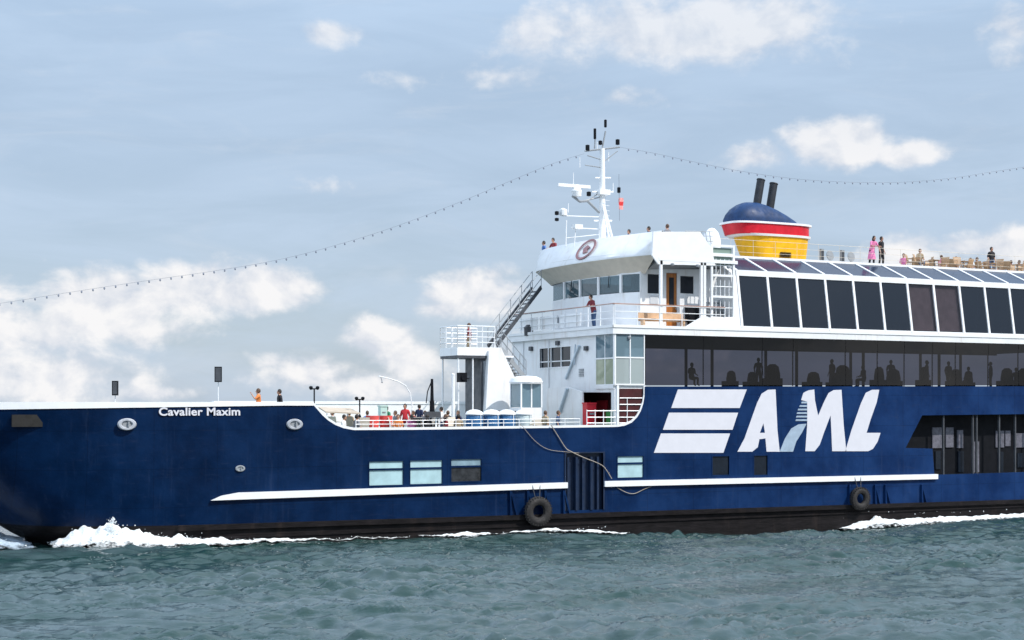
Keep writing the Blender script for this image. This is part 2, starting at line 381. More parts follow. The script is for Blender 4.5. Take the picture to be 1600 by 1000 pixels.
fade = np.clip(1-(np.maximum(np.abs(XX)-60, 0)/200), 0, 1)*np.clip(1-(np.maximum(np.abs(YY+15)-60, 0)/200), 0, 1)
ZZ = (water_h(XX, YY)+swell(XX, YY))*fade
nx, ny = len(xs), len(ys)
me = bpy.data.meshes.new('water')
vv = np.stack([XX, YY, ZZ], -1).reshape(-1, 3)
ii = (np.arange(ny-1)[:, None]*nx+np.arange(nx-1)[None]).reshape(-1)
ff = np.stack([ii, ii+1, ii+nx+1, ii+nx], -1)
me.vertices.add(len(vv)); me.vertices.foreach_set('co', vv.ravel().astype(np.float32))
me.loops.add(ff.size); me.loops.foreach_set('vertex_index', ff.ravel().astype(np.int32))
me.polygons.add(len(ff)); me.polygons.foreach_set('loop_start', np.arange(0, ff.size, 4, dtype=np.int32)); me.polygons.foreach_set('loop_total', np.full(len(ff), 4, np.int32))
me.update(); me.validate(); me.shade_smooth()
wm = bpy.data.materials.new('river_water'); wm.use_nodes = True; t = NT(wm.node_tree); b = t.n['Principled BSDF']
co = t.new('ShaderNodeTexCoord').outputs['Object']
big = t.noise(t.vec('MULTIPLY', co, (.10, .30, 1)), 1.0, 5, .62)
t.put(b.inputs['Base Color'], t.mix(t.smooth(big, .35, .68), (.008, .036, .031, 1), (.044, .074, .080, 1)))
b.inputs['Roughness'].default_value = .06; b.inputs['IOR'].default_value = 1.333; b.inputs['Specular IOR Level'].default_value = .8
wr = t.new('ShaderNodeVectorRotate'); wr.rotation_type = 'Z_AXIS'; t.l.new(co, wr.inputs['Vector']); wr.inputs['Angle'].default_value = .45
wv_ = t.vec('MULTIPLY', wr.outputs[0], (.55, 1.7, 1))       # wavelets stretched along the wind's crests
h = t.math('ADD', t.math('MULTIPLY', t.noise(wv_, 2.6, 7, .66, .35), 1.0), t.math('MULTIPLY', t.noise(co, 11, 4, .6), .10))
bn = t.new('ShaderNodeBump'); bn.inputs['Distance'].default_value = .036; bn.inputs['Strength'].default_value = 1; t.put(bn.inputs['Height'], h); t.put(b.inputs['Normal'], bn.outputs[0])
me.materials.append(wm)
water = bpy.data.objects.new('water', me); COL.objects.link(water); water['kind'] = 'structure'

# foam: lacy crests built as thin broken sheets over the water plus thrown drops
fm = bpy.data.materials.new('foam'); fm.use_nodes = True; t = NT(fm.node_tree); b = t.n['Principled BSDF']
foam_b = b; b.inputs['Base Color'].default_value = (.86, .90, .91, 1); b.inputs['Roughness'].default_value = .8; b.inputs['Subsurface Weight'].default_value = .35; b.inputs['Subsurface Radius'].default_value = (.2, .2, .2)
co = t.new('ShaderNodeTexCoord').outputs['Object']; bn = t.new('ShaderNodeBump'); bn.inputs['Distance'].default_value = .10
t.put(bn.inputs['Height'], t.noise(co, 6, 7, .7)); t.put(b.inputs['Normal'], bn.outputs[0])
def lacy(t, b, sc):
    co_ = t.new('ShaderNodeTexCoord').outputs['Object']; at_ = t.new('ShaderNodeAttribute'); at_.attribute_name = 'dens'
    n_ = t.noise(t.vec('MULTIPLY', co_, (.7, 1, 1)), sc, 6, .68)
    t.put(b.inputs['Alpha'], t.smooth(t.math('ADD', t.math('MULTIPLY', at_.outputs['Fac'], 3.2), t.math('MULTIPLY', t.math('SUBTRACT', n_, .5), 1.9)), -.10, .50))
lacy(t, b, 5.0)
drop_m = bpy.data.materials.new('water_drops'); drop_m.use_nodes = True; drop_m.node_tree.nodes['Principled BSDF'].inputs['Base Color'].default_value = (.86, .90, .91, 1)
mist = bpy.data.materials.new('spray_mist'); mist.use_nodes = True; t = NT(mist.node_tree); b = t.n['Principled BSDF']
b.inputs['Base Color'].default_value = (.42, .52, .62, 1); b.inputs['Roughness'].default_value = .6; b.inputs['Subsurface Weight'].default_value = .4; b.inputs['Subsurface Radius'].default_value = (.3, .3, .3)
lacy(t, b, 2.5)
_perm = rng.permutation(256)
def vnoise(x, y):
    xi = np.floor(x).astype(int); yi = np.floor(y).astype(int); fx = x-xi; fy = y-yi; fx = fx*fx*(3-2*fx); fy = fy*fy*(3-2*fy)
    g = lambda a, b_: _perm[(_perm[a & 255]+b_) & 255]/255.0
    return (g(xi, yi)*(1-fx)+g(xi+1, yi)*fx)*(1-fy)+(g(xi, yi+1)*(1-fx)+g(xi+1, yi+1)*fx)*fy
def fbm(x, y, o=5):
    s = 0; a = .5
    for i in range(o): s = s+a*vnoise(x*2**i+i*17, y*2**i+i*31); a *= .52
    return s
def foam(name, mats, x0, x1, hull_y, width, height, seed, st=.06, thr=.42, drops=0, dthrow=.6):
    """a crest of broken water: hull_y(x) its inner edge, width(x) how far it spreads outward, height(x) how high it heaps"""
    xa = np.arange(x0, x1, st); n = 34
    f = np.linspace(0, 1, n); Xg, Fg = np.meshgrid(xa, f)
    Wd = width(Xg); Yg = hull_y(Xg)-Fg*Wd; H = height(Xg)
    nz = fbm(Xg*1.6+seed, Yg*1.6+seed); nf = fbm(Xg*5+seed*3, Yg*5)
    prof = np.clip(np.sin(np.clip(Fg*.72+.28, 0, 1)*math.pi), 0, 1)**.8
    Z = H*prof*(.55+.85*nz)*(.75+.5*nf)+.05*nf+water_h(Xg, Yg)+swell(Xg, Yg)
    keep = (nz*.75+nf*.35)*(1.25-.9*Fg**1.5)*np.clip((H+.25)*3.0, .5, 1.25)
    Z = Z+.04
    v = np.stack([Xg, Yg, Z], -1).reshape(-1, 3); m = len(xa); mb = MB(); use = {}; dl = []
    edge = np.minimum(1, np.minimum(Xg-x0, x1-Xg)/.8)*np.minimum(1, (1-Fg)/.35)
    dn = (np.minimum((keep-thr)*1.1, .5)*edge).reshape(-1)
    for j in range(n-1):
        for i in range(m-1):
            if keep[j, i] > thr-.03:
                ids = (j*m+i, j*m+i+1, (j+1)*m+i+1, (j+1)*m+i)
                for q in ids:
                    if q not in use: use[q] = len(mb.v); mb.v.append(tuple(v[q])); dl.append(float(dn[q]))
                mb.f.append(tuple(use[q] for q in ids)); mb.mi.append(0)
    mb.cur = 1; R_ = random.Random(seed)
    for k in range(drops):
        x = R_.uniform(x0, x1); hh = float(height(np.array(x)))
        if R_.random() > hh*2.2+.1: continue
        fr = R_.random(); y = float(hull_y(np.array(x)))-fr*float(width(np.array(x))); r = R_.choice((.008, .012, .018, .028))
        mb.sphere((x, y, hh*.55+abs(R_.gauss(0, 1))*hh*dthrow*.55), r, 5, 4)
    o = mb.build(name, [mats[0] if isinstance(mats, list) else mats, drop_m], recalc=False)
    at_ = o.data.attributes.new('dens', 'FLOAT', 'POINT'); at_.data.foreach_set('value', np.array(dl+[1.0]*(len(o.data.vertices)-len(dl)), dtype=np.float32)); return o
gs = lambda x, c, s: np.exp(-((x-c)/s)**2)
def bow_y(x): # inner edge along the hull's waterline
    return np.where(x < -12, 6-6*np.sqrt(np.clip(1-(np.clip((-12-x)/10.4, 0, 1))**3, 0, 1)), 0)+.15
f1 = foam('bow_wave_foam', fm, -22.3, -5.6, lambda x: bow_y(x)*.55+.1, lambda x: np.clip(1.9-.15*(x+22), .22, 2.0), lambda x: .05+.62*gs(x, -21.0, 1.0)+.80*gs(x, -19.3, 1.2)+.34*gs(x, -17.0, 1.3)+.18*gs(x, -14.8, 1.6)+.09*gs(x, -12, 1.8)+.05*gs(x, -8.5, 3), 3, thr=.05, drops=900)
tag(f1, 'white foam heaped along the dark hull below the ship name', 'bow wave', kind='stuff')
jet = MB(); Rj = random.Random(5)
for k in range(420):
    u = Rj.random()**1.6; s_ = 1-u
    jet.sphere((-20.0+Rj.gauss(0, .20*s_+.03)+.10*u, .1+Rj.gauss(0, .2), .55+u*.85), Rj.choice((.010, .016, .024, .04))*(1.2-u*.6), 5, 4)
tag(jet.build('foam_jet', drop_m), 'thin jet of drops thrown up from the top of the bow wave', 'spray', kind='stuff')
f2 = foam('bow_spray', [mist], -30.5, -22.9, lambda x: 6.6+.0*x, lambda x: 4.9+0*x, lambda x: .08+1.35*gs(x, -26.1, 1.7), 11, st=.08, thr=.10, drops=300, dthrow=.5)
tag(f2, 'pale blue mound of spray pushed ahead of the stem', 'spray', kind='stuff')
f3 = foam('foam_line', fm, -5.2, 6.9, lambda x: -.05+0*x, lambda x: .26+.26*gs(x, -2.8, 1.2)+.3*gs(x, 3.2, 1.6)+.12*np.sin(x*1.7), lambda x: .05+.10*gs(x, -3.0, 1.0)+.12*gs(x, 2.3, .9)+.08*gs(x, 4.5, 1.5), 21, thr=.30, drops=60)
tag(f3, 'thin broken line of white foam along the hull below the tyre fender', 'foam', kind='stuff')
f4 = foam('side_wave_foam', fm, 20.5, 46, lambda x: -.02-.035*np.maximum(x-22, 0), lambda x: .7+.35*gs(x, 23.5, 2)+.02*(x-20), lambda x: .05+.40*gs(x, 22.9, 1.6)+.22*gs(x, 26.5, 2.6)+.16*gs(x, 33, 6)+.12*gs(x, 42, 5), 31, thr=.18, drops=60)
tag(f4, 'white foam crest along the hull below the dark side opening', 'side wave', kind='stuff')

# ------------------------------------------------------------------ the ferry
BEAM = 12.0; STERN = 44.0
ferry = thing('ferry', (8, 6, 0), 'large navy blue passenger ferry with white upper decks and a red and yellow funnel', 'ferry', world=True)
HULLM = M['hull']
def zbelt(x): return .96-.0042*(x+17.8)
XE = -12.0
def ztop_bow(x): return 6.42+(x+10.53)*.0140
def xstem(z): return -22.0-2.2*max(z, 0)**.6
def halfb(x, z):
    xs_ = xstem(z); u = min(1, max(0, (XE-x)/(XE-xs_))); q = max(0, min(1, z/6.4)); n = 3.0+1.2*q; m_ = 2.0+.5*q
    return 6*max(0, 1-u**n)**(1/m_)
hb = MB()
us = [1-(1-i/40)**1.6 for i in range(41)]             # 0 at full breadth, 1 at the stem
fr = [0, .25, .5, .8, 1.0]; up_ = [0, .08, .16, .26, .36, .48, .60, .72, .84, .94, 1.0]
for side in (0, 1):
    def P(u, z):
        xs_ = xstem(z); x = XE-u*(XE-xs_); yb = halfb(x, z); return Vector((x, 6-yb if side == 0 else 6+yb, z))
    rows = []
    for u in us:
        xr = XE-u*(XE-xstem(6.2)); zt = ztop_bow(xr); zb = zbelt(XE-u*10)
        rows.append([P(u, -1.6+(zb+1.6)*a) for a in fr]+[P(u, zb+(zt-zb)*a) for a in up_[1:]])
    o = len(hb.v); hb.grid(rows)
    m_ = len(rows[0])-1
    for k in range(len(hb.mi)-len(us[1:])*m_, len(hb.mi)):
        if (k-(len(hb.mi)-len(us[1:])*m_)) % m_ < len(fr)-1: hb.mi[k] = 1
# flat sides
swoop = [(490,633),(497,641),(504,649),(513,657),(524,664),(537,669),(553,672),(650,671.5),(760,670),(870,668.5),(965,667),(977,665),(988,660),(996,652),(1002,642),(1006,630),(1008,618),(1008,604)]
top_pts = [S(*p) for p in swoop]
near = [Vector((XE, 0, zbelt(XE))), Vector((STERN, 0, zbelt(STERN))), Vector((STERN, 0, 7.66))] + top_pts[::-1] + [Vector((XE, 0, ztop_bow(XE)))]
def rect(x0, y0, x1, y1, Y=0.0):
    a = S(x0, y0, Y); b_ = S(x1, y1, Y); zt = (S(x0, y0, Y).z+S(x1, y0, Y).z)/2; zb = (S(x0, y1, Y).z+S(x1, y1, Y).z)/2
    return [Vector((a.x, Y, zb)), Vector((b_.x, Y, zb)), Vector((b_.x, Y, zt)), Vector((a.x, Y, zt))]
lower_windows = [(577,721,630,758,'glass_hull'), (641,719.5,691,756,'glass_hull'), (705,717.5,752,752,'glass_mid'), (965,713,1005,746,'glass_hull')]
dark_windows = [(1113,713,1139,742), (1178,712,1199,742)]
door_px = (884,708,942,797)
opening = [S(1415,700), S(1457,701), S(1460,742), Vector((43.4, 0, 2.42)), Vector((43.4, 0, 6.15)), S(1600,647), S(1441,649)]
holes = [rect(*q[:4]) for q in lower_windows]+[rect(*q) for q in dark_windows]+[rect(*door_px), opening]
hb.cur = 0; hb.poly(near, (0, .12, 0), holes)
hb.cur = 1; hb.poly([Vector((XE, 0, -1.6)), Vector((STERN, 0, -1.6)), Vector((STERN, 0, zbelt(STERN))), Vector((XE, 0, zbelt(XE)))], (0, .12, 0))
hb.cur = 0   # far side and stern
hb.poly([Vector((XE, 12, zbelt(XE))), Vector((STERN, 12, .7)), Vector((STERN, 12, 7.66)), Vector((8, 12, 7.5)), Vector((7.9, 12, 6.5)), Vector((XE, 12, ztop_bow(XE)))], (0, -.12, 0))
hb.cur = 1; hb.poly([Vector((XE, 12, -1.6)), Vector((STERN, 12, -1.6)), Vector((STERN, 12, .7)), Vector((XE, 12, zbelt(XE)))], (0, -.12, 0))
hb.cur = 0; hb.box(STERN, STERN+.12, 0, 12, -1.6, 7.6)
M['glass_mid'] = mat('dark_lower_pane', (.030, .032, .036), .15, var=.5, vscale=3); M['glass_hull_dim'] = mat('grey_blue_pane', (.22, .32, .38), .15, var=.2)
hull = hb.build('hull', [HULLM, M['belt']], ferry)
# deck inside the bulwarks, white cap rail and inner lining
db = MB()
drow = []
for u in us:
    x = XE-u*(XE-xstem(5.2)); yb = max(0, halfb(x, 5.2)-.05); drow.append([Vector((x, 6-yb, 5.2)), Vector((x, 6+yb, 5.2))])
db.grid(drow); db.box(XE, -7.6, .12, 11.88, 5.0, 5.2); db.box(-7.6, 25.2, .12, 11.88, 4.4, 4.6); db.box(25.2, STERN, 1.1, 11.88, 4.4, 4.6)
db.build('deck', M['deck'], ferry)
lin = MB()
for side in (0, 1):
    rr = []
    for u in us:
        x = XE-u*(XE-xstem(5.2))*.985; ya_ = max(0, halfb(x, 5.2)-.15); yb = max(0, halfb(x, 6.2)-.13); o_ = -1 if side == 0 else 1
        rr.append([Vector((x, 6+o_*ya_, 5.2)), Vector((x, 6+o_*yb, ztop_bow(x)))])
    lin.grid(rr)
lin.box(XE, 7.8, 11.70, 11.86, 4.6, 6.50)
lin.build('bulwark_lining', M['white'], ferry)
cap = MB(); pr = []
for side in (0, 1):
    rr = []
    for u in us:
        x = XE-u*(XE-xstem(6.2)); zt = ztop_bow(x)+.001; yb = halfb(x, 6.2)
        o_ = 1 if side else -1; hgt = .14+.20*max(0, min(1, (-x-10)/16))
        rr.append([Vector((x, 6+o_*max(0, yb-.16), zt)), Vector((x, 6+o_*(yb+.05), zt)), Vector((x, 6+o_*(yb+.05), zt+hgt)), Vector((x, 6+o_*max(0, yb-.16), zt+hgt))])
    cap.grid(rr)
a0 = S(490, 633); cap.box(XE, a0.x, -.05, .16, ztop_bow(XE), ztop_bow(XE)+.19)
cap.box(XE, 7.8, 11.66, 12.05, 6.50, 6.66)
# the cap follows the swoop down and along the low bulwark
for p, q in zip(top_pts[:-1], top_pts[1:]): cap.beam(p+Vector((0,.06,.05)), q+Vector((0,.06,.05)), .14, .05, up=Vector((0,1,0)))
cap.build('cap_rail', M['whitetrim'], ferry)
lowr = [S(x_, y_, .06)+Vector((0,0,.08)) for x_, y_ in ((556,672),(650,671.5),(760,670),(870,668.5),(906,668))]
rl = MB()
for a_, b_ in zip(lowr[:-1], lowr[1:]):
    for z_ in (.20, .38): rl.tube(a_+Vector((0,0,z_)), b_+Vector((0,0,z_)), .016, 5)
n_ = 15
for i in range(n_): x_ = lowr[0].x+(lowr[-1].x-lowr[0].x)*i/(n_-1); zz = lowr[0].z+(lowr[-1].z-lowr[0].z)*i/(n_-1); rl.tube((x_, .06, zz-.05), (x_, .06, zz+.38), .02, 5)
rl.build('bulwark_railing', M['whitetrim'], ferry)
bl = MB()
z0, z1 = zbelt(-16), zbelt(STERN)
bl.poly([Vector((-17, 0, zbelt(-17)-.02)), Vector((-16, -.16, z0)), Vector((STERN, -.16, z1)), Vector((STERN, .02, z1)), Vector((-17, .02, zbelt(-17)))], (0, 0, -.24))
bl.box(-16, STERN, -.07, .01, .28, .36)
bl.build('belting', M['belt'], ferry)
# white rub strakes with pointed forward end
def strake(p0, p1, h0, pointed):
    a = S(*p0); b_ = S(*p1); mb = MB()
    if pointed: pts = [a+Vector((0,0,-.20)), b_+Vector((0,0,-h0)), b_+Vector((0,0,h0)), a+Vector((1.3,0,h0*.9)), a+Vector((.5,0,0))]
    else: pts = [a+Vector((0,0,-h0)), b_+Vector((0,0,-h0)), b_+Vector((0,0,h0)), a+Vector((0,0,h0))]
    mb.poly(pts, (0, -.16, 0)); return mb.build('rub_strake', M['whitetrim'], ferry)
strake((329,775), (885,758), .145, True); strake((943,756), (1463,744.5), .145, False)
for px in (795, 822, 849, 878, 1325, 1365, 1381, 1438):
    a = S(px, 764 if px < 900 else 755); zt = a.z-.08; zb = zbelt(a.x)
    mb = MB(); mb.poly([Vector((a.x, 0, zt)), Vector((a.x, -.14, zt)), Vector((a.x+.02, -.15, zb)), Vector((a.x, 0, zb))], (.07, 0, 0))
    mb.beam(Vector((a.x+.10, -.05, zt)), Vector((a.x+.42, -.08, zb)), .07, .09)
    mb.build('strake_bracket', HULLM, ferry)
# hull windows
def framed(name, R_, paneM, split=None, deep=.07, fr_=.05, parent=ferry, frameM=None, outY=-.02):
    x0, x1, zb, zt, Y = R_[0].x, R_[1].x, R_[0].z, R_[2].z, R_[0].y
    mb = MB(); fo = [Vector((x0-fr_, Y+outY, zb-fr_)), Vector((x1+fr_, Y+outY, zb-fr_)), Vector((x1+fr_, Y+outY, zt+fr_)), Vector((x0-fr_, Y+outY, zt+fr_))]
    fi = [Vector((x0, Y+outY, zb)), Vector((x1, Y+outY, zb)), Vector((x1, Y+outY, zt)), Vector((x0, Y+outY, zt))]
    mb.poly(fo, (0, deep, 0), [fi])
    if split:
        z = zt-(zt-zb)*split; mb.box(x0, x1, Y+outY+.01, Y+deep, z-.045, z+.045)
    o = mb.build(name, frameM or HULLM, parent)
    if paneM is M['glass_mid']:
        z = zt-(zt-zb)*split; pb = MB(); pb.box(x0+.001, x1-.001, Y+.045, Y+.06, z+.001, zt-.001); pb.build('pane', M['glass_hull_dim'], o); zt = z
    pb = MB(); pb.box(x0+.001, x1-.001, Y+.045, Y+.06, zb+.001, zt-.001); pb.build('pane', paneM, o)
    return o
for q, r_ in zip(lower_windows, holes):
    framed('window', r_, M[q[4]], split=.33)
for r_ in holes[4:6]: framed('window', r_, M['glass_dark'])
# boarding door recess
x0, x1, zb, zt = holes[6][0].x, holes[6][1].x, holes[6][0].z, holes[6][2].z
bd = MB(); bd.box(x0, x1, .20, .26, zb, zt); 
for k in range(5): bd.box(x0+.12+k*.44, x0+.24+k*.44, -.05 if k in (1, 3) else .05, .20, zb, zt-.2)
bd.box(x0-.09, x0, -.05, .2, zb, zt+.06); bd.box(x1, x1+.09, -.05, .2, zb, zt+.06); bd.box(x0, x1, -.05, .2, zt, zt+.06)
bd.build('boarding_door', mat('dark_navy_door', (.006, .018, .05), .45, var=.2), ferry)
# dark side opening with the gallery windows behind it
gb = MB(); gb.box(25.4, 43.6, 1.0, 1.1, 2.2, 6.4); gb.box(25.4, 43.6, .12, 1.0, 2.2, 2.36); gb.box(25.4, 43.6, .12, 1.0, 6.25, 6.4); gb.box(25.3, 25.4, .12, 1.0, 2.2, 6.4)
gb.build('gallery_wall', M['black'], ferry)
lit = mat('painted_light_window', (.13, .13, .16), .25, var=.3, vscale=4)  # grey in the colour stands for brightness seen in the panes
for px0, px1, py0, py1 in [(1457,1473,668,700),(1478,1490,668,699),(1496,1505,672,700),(1556,1569,673,699),(1571,1579,673,697),(1585,1606,677,699),(1462,1470,705,733),(1497,1506,705,738),(1522,1530,690,738),(1560,1568,706,738),(1590,1608,708,730)]:
    a = S(px0, py0, .93); b_ = S(px1, py1, .93); mb = MB(); mb.box(a.x, b_.x, .93, 1.0, min(a.z, b_.z), max(a.z, b_.z)); mb.build('gallery_window', lit if py0 < 700 else M['glass_dark'], ferry)
for x in (28.6, 30.9, 31.2, 33.0, 34.3, 36.2, 38.3, 40.5): gp = MB(); gp.box(x, x+.09, .14, .26, 2.36, 6.25); gp.build('gallery_post', M['darkgrey'], ferry)
# fairleads
for px, py, s_ in ((198,663,1.0), (460,663,.95), (375,732,.55)):
    a = S(px, py); mb = MB(); s_ *= .86; mb.torus(a+Vector((0,-.04,0)), .30*s_, .10*s_, (0,1,0), 18, 6, .9)
    for i, v in enumerate(mb.v): mb.v[i] = (a.x+(v[0]-a.x)*1.25, v[1], a.z+(v[2]-a.z)*.8)
    fl = mb.build('fairlead', mat('galvanised_lip', (.42,.44,.48), .5, var=.25) if s_ > .7 else M['grey'], ferry)
    mb = MB(); mb.box(a.x-.22*s_, a.x+.22*s_, -.035, -.004, a.z-.15*s_, a.z+.15*s_); mb.tube(a+Vector((.08*s_,-.1,-.14*s_)), a+Vector((.08*s_,-.1,.14*s_)), .05*s_); mb.build('roller', M['grey'], fl)
a = S(22, 648); b_ = S(70, 667); mb = MB(); ya = 6-halfb(a.x+.8, 6)-.03; mb.box(a.x, b_.x, ya-.02, ya+.16, b_.z, a.z)
mb.build('anchor_plate', mat('tarred_plate', (.012, .011, .010), .7, var=.3), ferry)
def scar(pts, r):
    return pts
# ------------------------------------------------------------------ lettering and company mark
def flat(name, pxs, m, parent=ferry, Y=0.0, th=.018, hol=()):
    mb = MB()
    for p in pxs: mb.poly([S(x, y, Y)+Vector((0,-.003,0)) for x, y in p], (0, -th, 0), [[S(x, y, Y)+Vector((0,-.003,0)) for x, y in h_] for h_ in hol])
    return mb.build(name, m, parent)
c3 = lambda l: [(1000+x/4, 590+y/4) for x, y in l]
logoM = mat('white_sign_paint', (.66, .66, .71), .35, var=.03)
logo = thing
lg = flat('company_mark', [c3([(236,74),(666,74),(622,190),(194,190)]), c3([(180,219),(612,219),(577,326),(142,326)]), c3([(130,349),(562,349),(520,470),(86,470)])], logoM)
A_ = c3([(608,463),(690,290),(735,140),(765,95),(800,76),(846,74),(850,150),(858,300),(874,463),(790,463),(782,400),(776,345),(755,395),(735,435),(700,463)])
A_ = c3([(608,463),(652,380),(730,160),(760,100),(800,76),(846,74),(852,200),(858,330),(872,463),(790,463),(783,380),(745,385),(735,435),(700,463)])
Ahole = c3([(770,285),(780,345),(748,345)])
M_ = c3([(1006,140),(1020,96),(1050,80),(1088,74),(1092,140),(1112,238),(1150,150),(1178,96),(1210,78),(1258,76),(1262,140),(1272,300),(1288,460),(1200,460),(1196,360),(1190,235),(1150,340),(1122,420),(1090,460),(1032,460),(1040,350),(1044,290),(1044,150)])
L_ = c3([(1282,460),(1320,330),(1380,160),(1410,95),(1450,76),(1494,76),(1478,155),(1462,200),(1440,262),(1415,345),(1502,345),(1484,400),(1455,445),(1425,460)])
flat('company_letter', [A_], logoM, hol=[Ahole]); flat('company_letter', [M_], logoM); flat('company_letter', [L_], logoM)
flat('company_letter', [c3([(872,463),(905,380),(945,318),(990,292),(1040,288),(1010,345),(975,400),(955,463)])]+[c3([(1040-w_, y), (1043, y), (1043, y+11), (1036-w_, y+11)]) for w_, y in ((30,150),(42,172),(52,194),(58,216),(62,238),(66,260))], mat('pale_blue_sign_paint', (.33, .42, .52), .4, var=.15))
def lettering(txt, loc, size, m, bold, rot, name, parent, sx=1.0):
    cu = bpy.data.curves.new(name, 'FONT'); cu.body = txt; cu.size = size; cu.extrude = .012; cu.offset = bold; cu.space_character = 1.0+bold*3
    tmp = bpy.data.objects.new('tmp', cu); COL.objects.link(tmp); bpy.context.view_layer.update()
    me = bpy.data.meshes.new_from_object(tmp.evaluated_get(bpy.context.evaluated_depsgraph_get())); bpy.data.objects.remove(tmp)
    me.name = name; me.materials.clear(); me.materials.append(m)
    me.transform(Matrix.Diagonal((sx, 1, 1, 1))); me.transform(Matrix.Rotation(math.pi/2, 4, 'X')); me.transform(Matrix.Rotation(rot, 4, 'Z')); me.transform(Matrix.Translation(Vector(loc)-(WORLD.get(parent.name) if parent else Vector((0,0,0)))))
    o = bpy.data.objects.new(name, me); COL.objects.link(o); o.parent = parent; WORLD[o.name] = WORLD[parent.name]; return o
p = S(248, 649)
nl = lettering('Cavalier Maxim', (0, 0, 0), .50, logoM, .012, 0, 'name_lettering', ferry)
bx = [v.co.x for v in nl.data.vertices]; ln = max(bx)-min(bx); want = S(375, 649).x-p.x
for v in nl.data.vertices:
    v.co.x = (v.co.x-min(bx))*want/ln+p.x-8; v.co.z += p.z; v.co.y += -.025+0
# ------------------------------------------------------------------ saloon deck: smoked glass band (z 7.5 to 10.2)
ZS0, ZS1, ZD = 7.56, 10.16, 10.62     # sill, head, upper deck
def zsill(x): return 7.46+(x-7.84)*.0065
XF = S(960, 0, 0).x                    # front of the superstructure
edges = [S(p, 560).x for p in (1009, 1100, 1192, 1240, 1322, 1372, 1414, 1458, 1494, 1545, 1592)]+[37.6, 40.6, 43.8]
for a, b_ in zip(edges[:-1], edges[1:]):
    mb = MB(); mb.poly([Vector((a+.012, .03, zsill(a)+.02)), Vector((b_-.012, .03, zsill(b_)+.02)), Vector((b_-.012, .03, ZS1)), Vector((a+.012, .03, ZS1))], (0, .03, 0))
    mb.build('saloon_window', M['glass_saloon'], ferry)
for a in edges: mb = MB(); mb.box(a-.011, a+.011, .05, .12, 7.5, ZS1); mb.build('saloon_mullion', M['black'], ferry)
mb = MB(); mb.box(8.0, STERN, .2, 11.8, 7.2, 7.3); mb.box(8.0, STERN, .2, 11.8, 10.06, 10.14)
mb.box(8.0, STERN, 11.5, 11.6, 7.3, 7.6); mb.box(8.0, STERN, 11.5, 11.6, 9.95, 10.06)
for x in (11, 18, 24.1, 31, 37, 40.6): mb.box(x, x+.16, 11.5, 11.6, 7.6, 9.95)
for x in (15, 21, 26, 32): mb.tube((x, 4.2, 7.3), (x, 4.2, 10.06), .09, 8)
mb.build('saloon_interior', M['inner'], ferry)
rs = random.Random(4)
for x in (14.2, 15.6, 17.2, 19.8, 21.3, 22.2, 24.6, 26.0, 28.2, 30.4, 31.9, 34.6, 36.4):
    hh = rs.uniform(.9, 1.5); ww = rs.uniform(.5, .95); mb = MB(); yy = rs.uniform(.9, 1.6)
    mb.lathe((x, yy, 7.3), [(ww*.35,0),(ww*.52,.1),(ww*.50,hh*.6),(ww*.40,hh*.9),(ww*.18,hh)], 12); mb.box(x-ww*.8, x+ww*.6, yy-.25, yy+.3, 7.3, 7.3+hh*.45)
    mb.build('saloon_seat', M['black'], ferry)
# forward corner with clear glass on both sides
mb = MB()
for x in (XF+.01, S(985, 0).x, 7.84): mb.box(x-.03, x+.03, .01, .10, 7.5, ZS1)
for z in (7.52, 8.93): mb.box(XF, 7.86, .012, .09, z-.035, z+.035)
for y in (.02, 1.0, 1.98): mb.box(XF+.012, XF+.09, y-.03, y+.03, 7.5, ZS1)
for z in (7.50, 8.90): mb.box(XF+.010, XF+.085, .0, 2.0, z-.035, z+.035)
mb.build('corner_frame', M['whitetrim'], ferry)
for x0, x1 in ((XF+.04, S(985, 0).x-.03), (S(985, 0).x+.03, 7.81)):
    for z0, z1 in ((7.56, 8.89), (8.97, ZS1)): mb = MB(); mb.box(x0, x1, .04, .06, z0, z1); mb.build('corner_window', M['glass_corner' if z0 > 8 else 'glass_pale'], ferry)
for y0, y1 in ((.05, .97), (1.03, 1.95)):
    for z0, z1 in ((7.54, 8.86), (8.94, ZS1)): mb = MB(); mb.box(XF+.03, XF+.05, y0, y1, z0, z1); mb.build('corner_window', M['glass_corner' if z0 > 8 else 'glass_lime'], ferry)
mb = MB(); mb.box(XF+.3, 7.8, 1.95, 2.0, 7.5, 10.1); mb.box(XF, 7.95, .13, 2.0, 7.30, 7.46); mb.build('corner_back_wall', M['white'], ferry)
# front wall
def TT(pxs, X): return [T(x, y, X) for x, y in pxs]
XW = XF+.08
hole1 = TT([(844,575),(892,572),(892,541),(844,545)], XW); hole2 = TT([(909,664),(955,664),(955,613),(909,613)], XW)
mb = MB(); mb.poly([Vector((XW, 2.0, 7.3)), Vector((XW, .10, 7.3)), Vector((XW, .10, 4.6)), Vector((XW, 11.9, 4.6)), Vector((XW, 11.9, 10.2)), Vector((XW, 2.0, 10.2))], (.12, 0, 0), [hole1, hole2])
mb.build('front_wall', M['white'], ferry)
mb = MB(); mb.box(XW+.9, XW+1.0, hole1[1].y-.4, hole1[0].y+.4, 7.6, 10); mb.build('lobby_wall', M['darkgrey'], ferry)
mb = MB(); ys_ = sorted([hole1[0].y, hole1[1].y])
for f_ in (.33, .66): y = ys_[0]+(ys_[1]-ys_[0])*f_; mb.box(XW+.02, XW+.08, y-.03, y+.03, hole1[0].z, hole1[2].z)
mb.box(XW+.02, XW+.08, ys_[0], ys_[1], hole1[1].z+.28, hole1[1].z+.34)
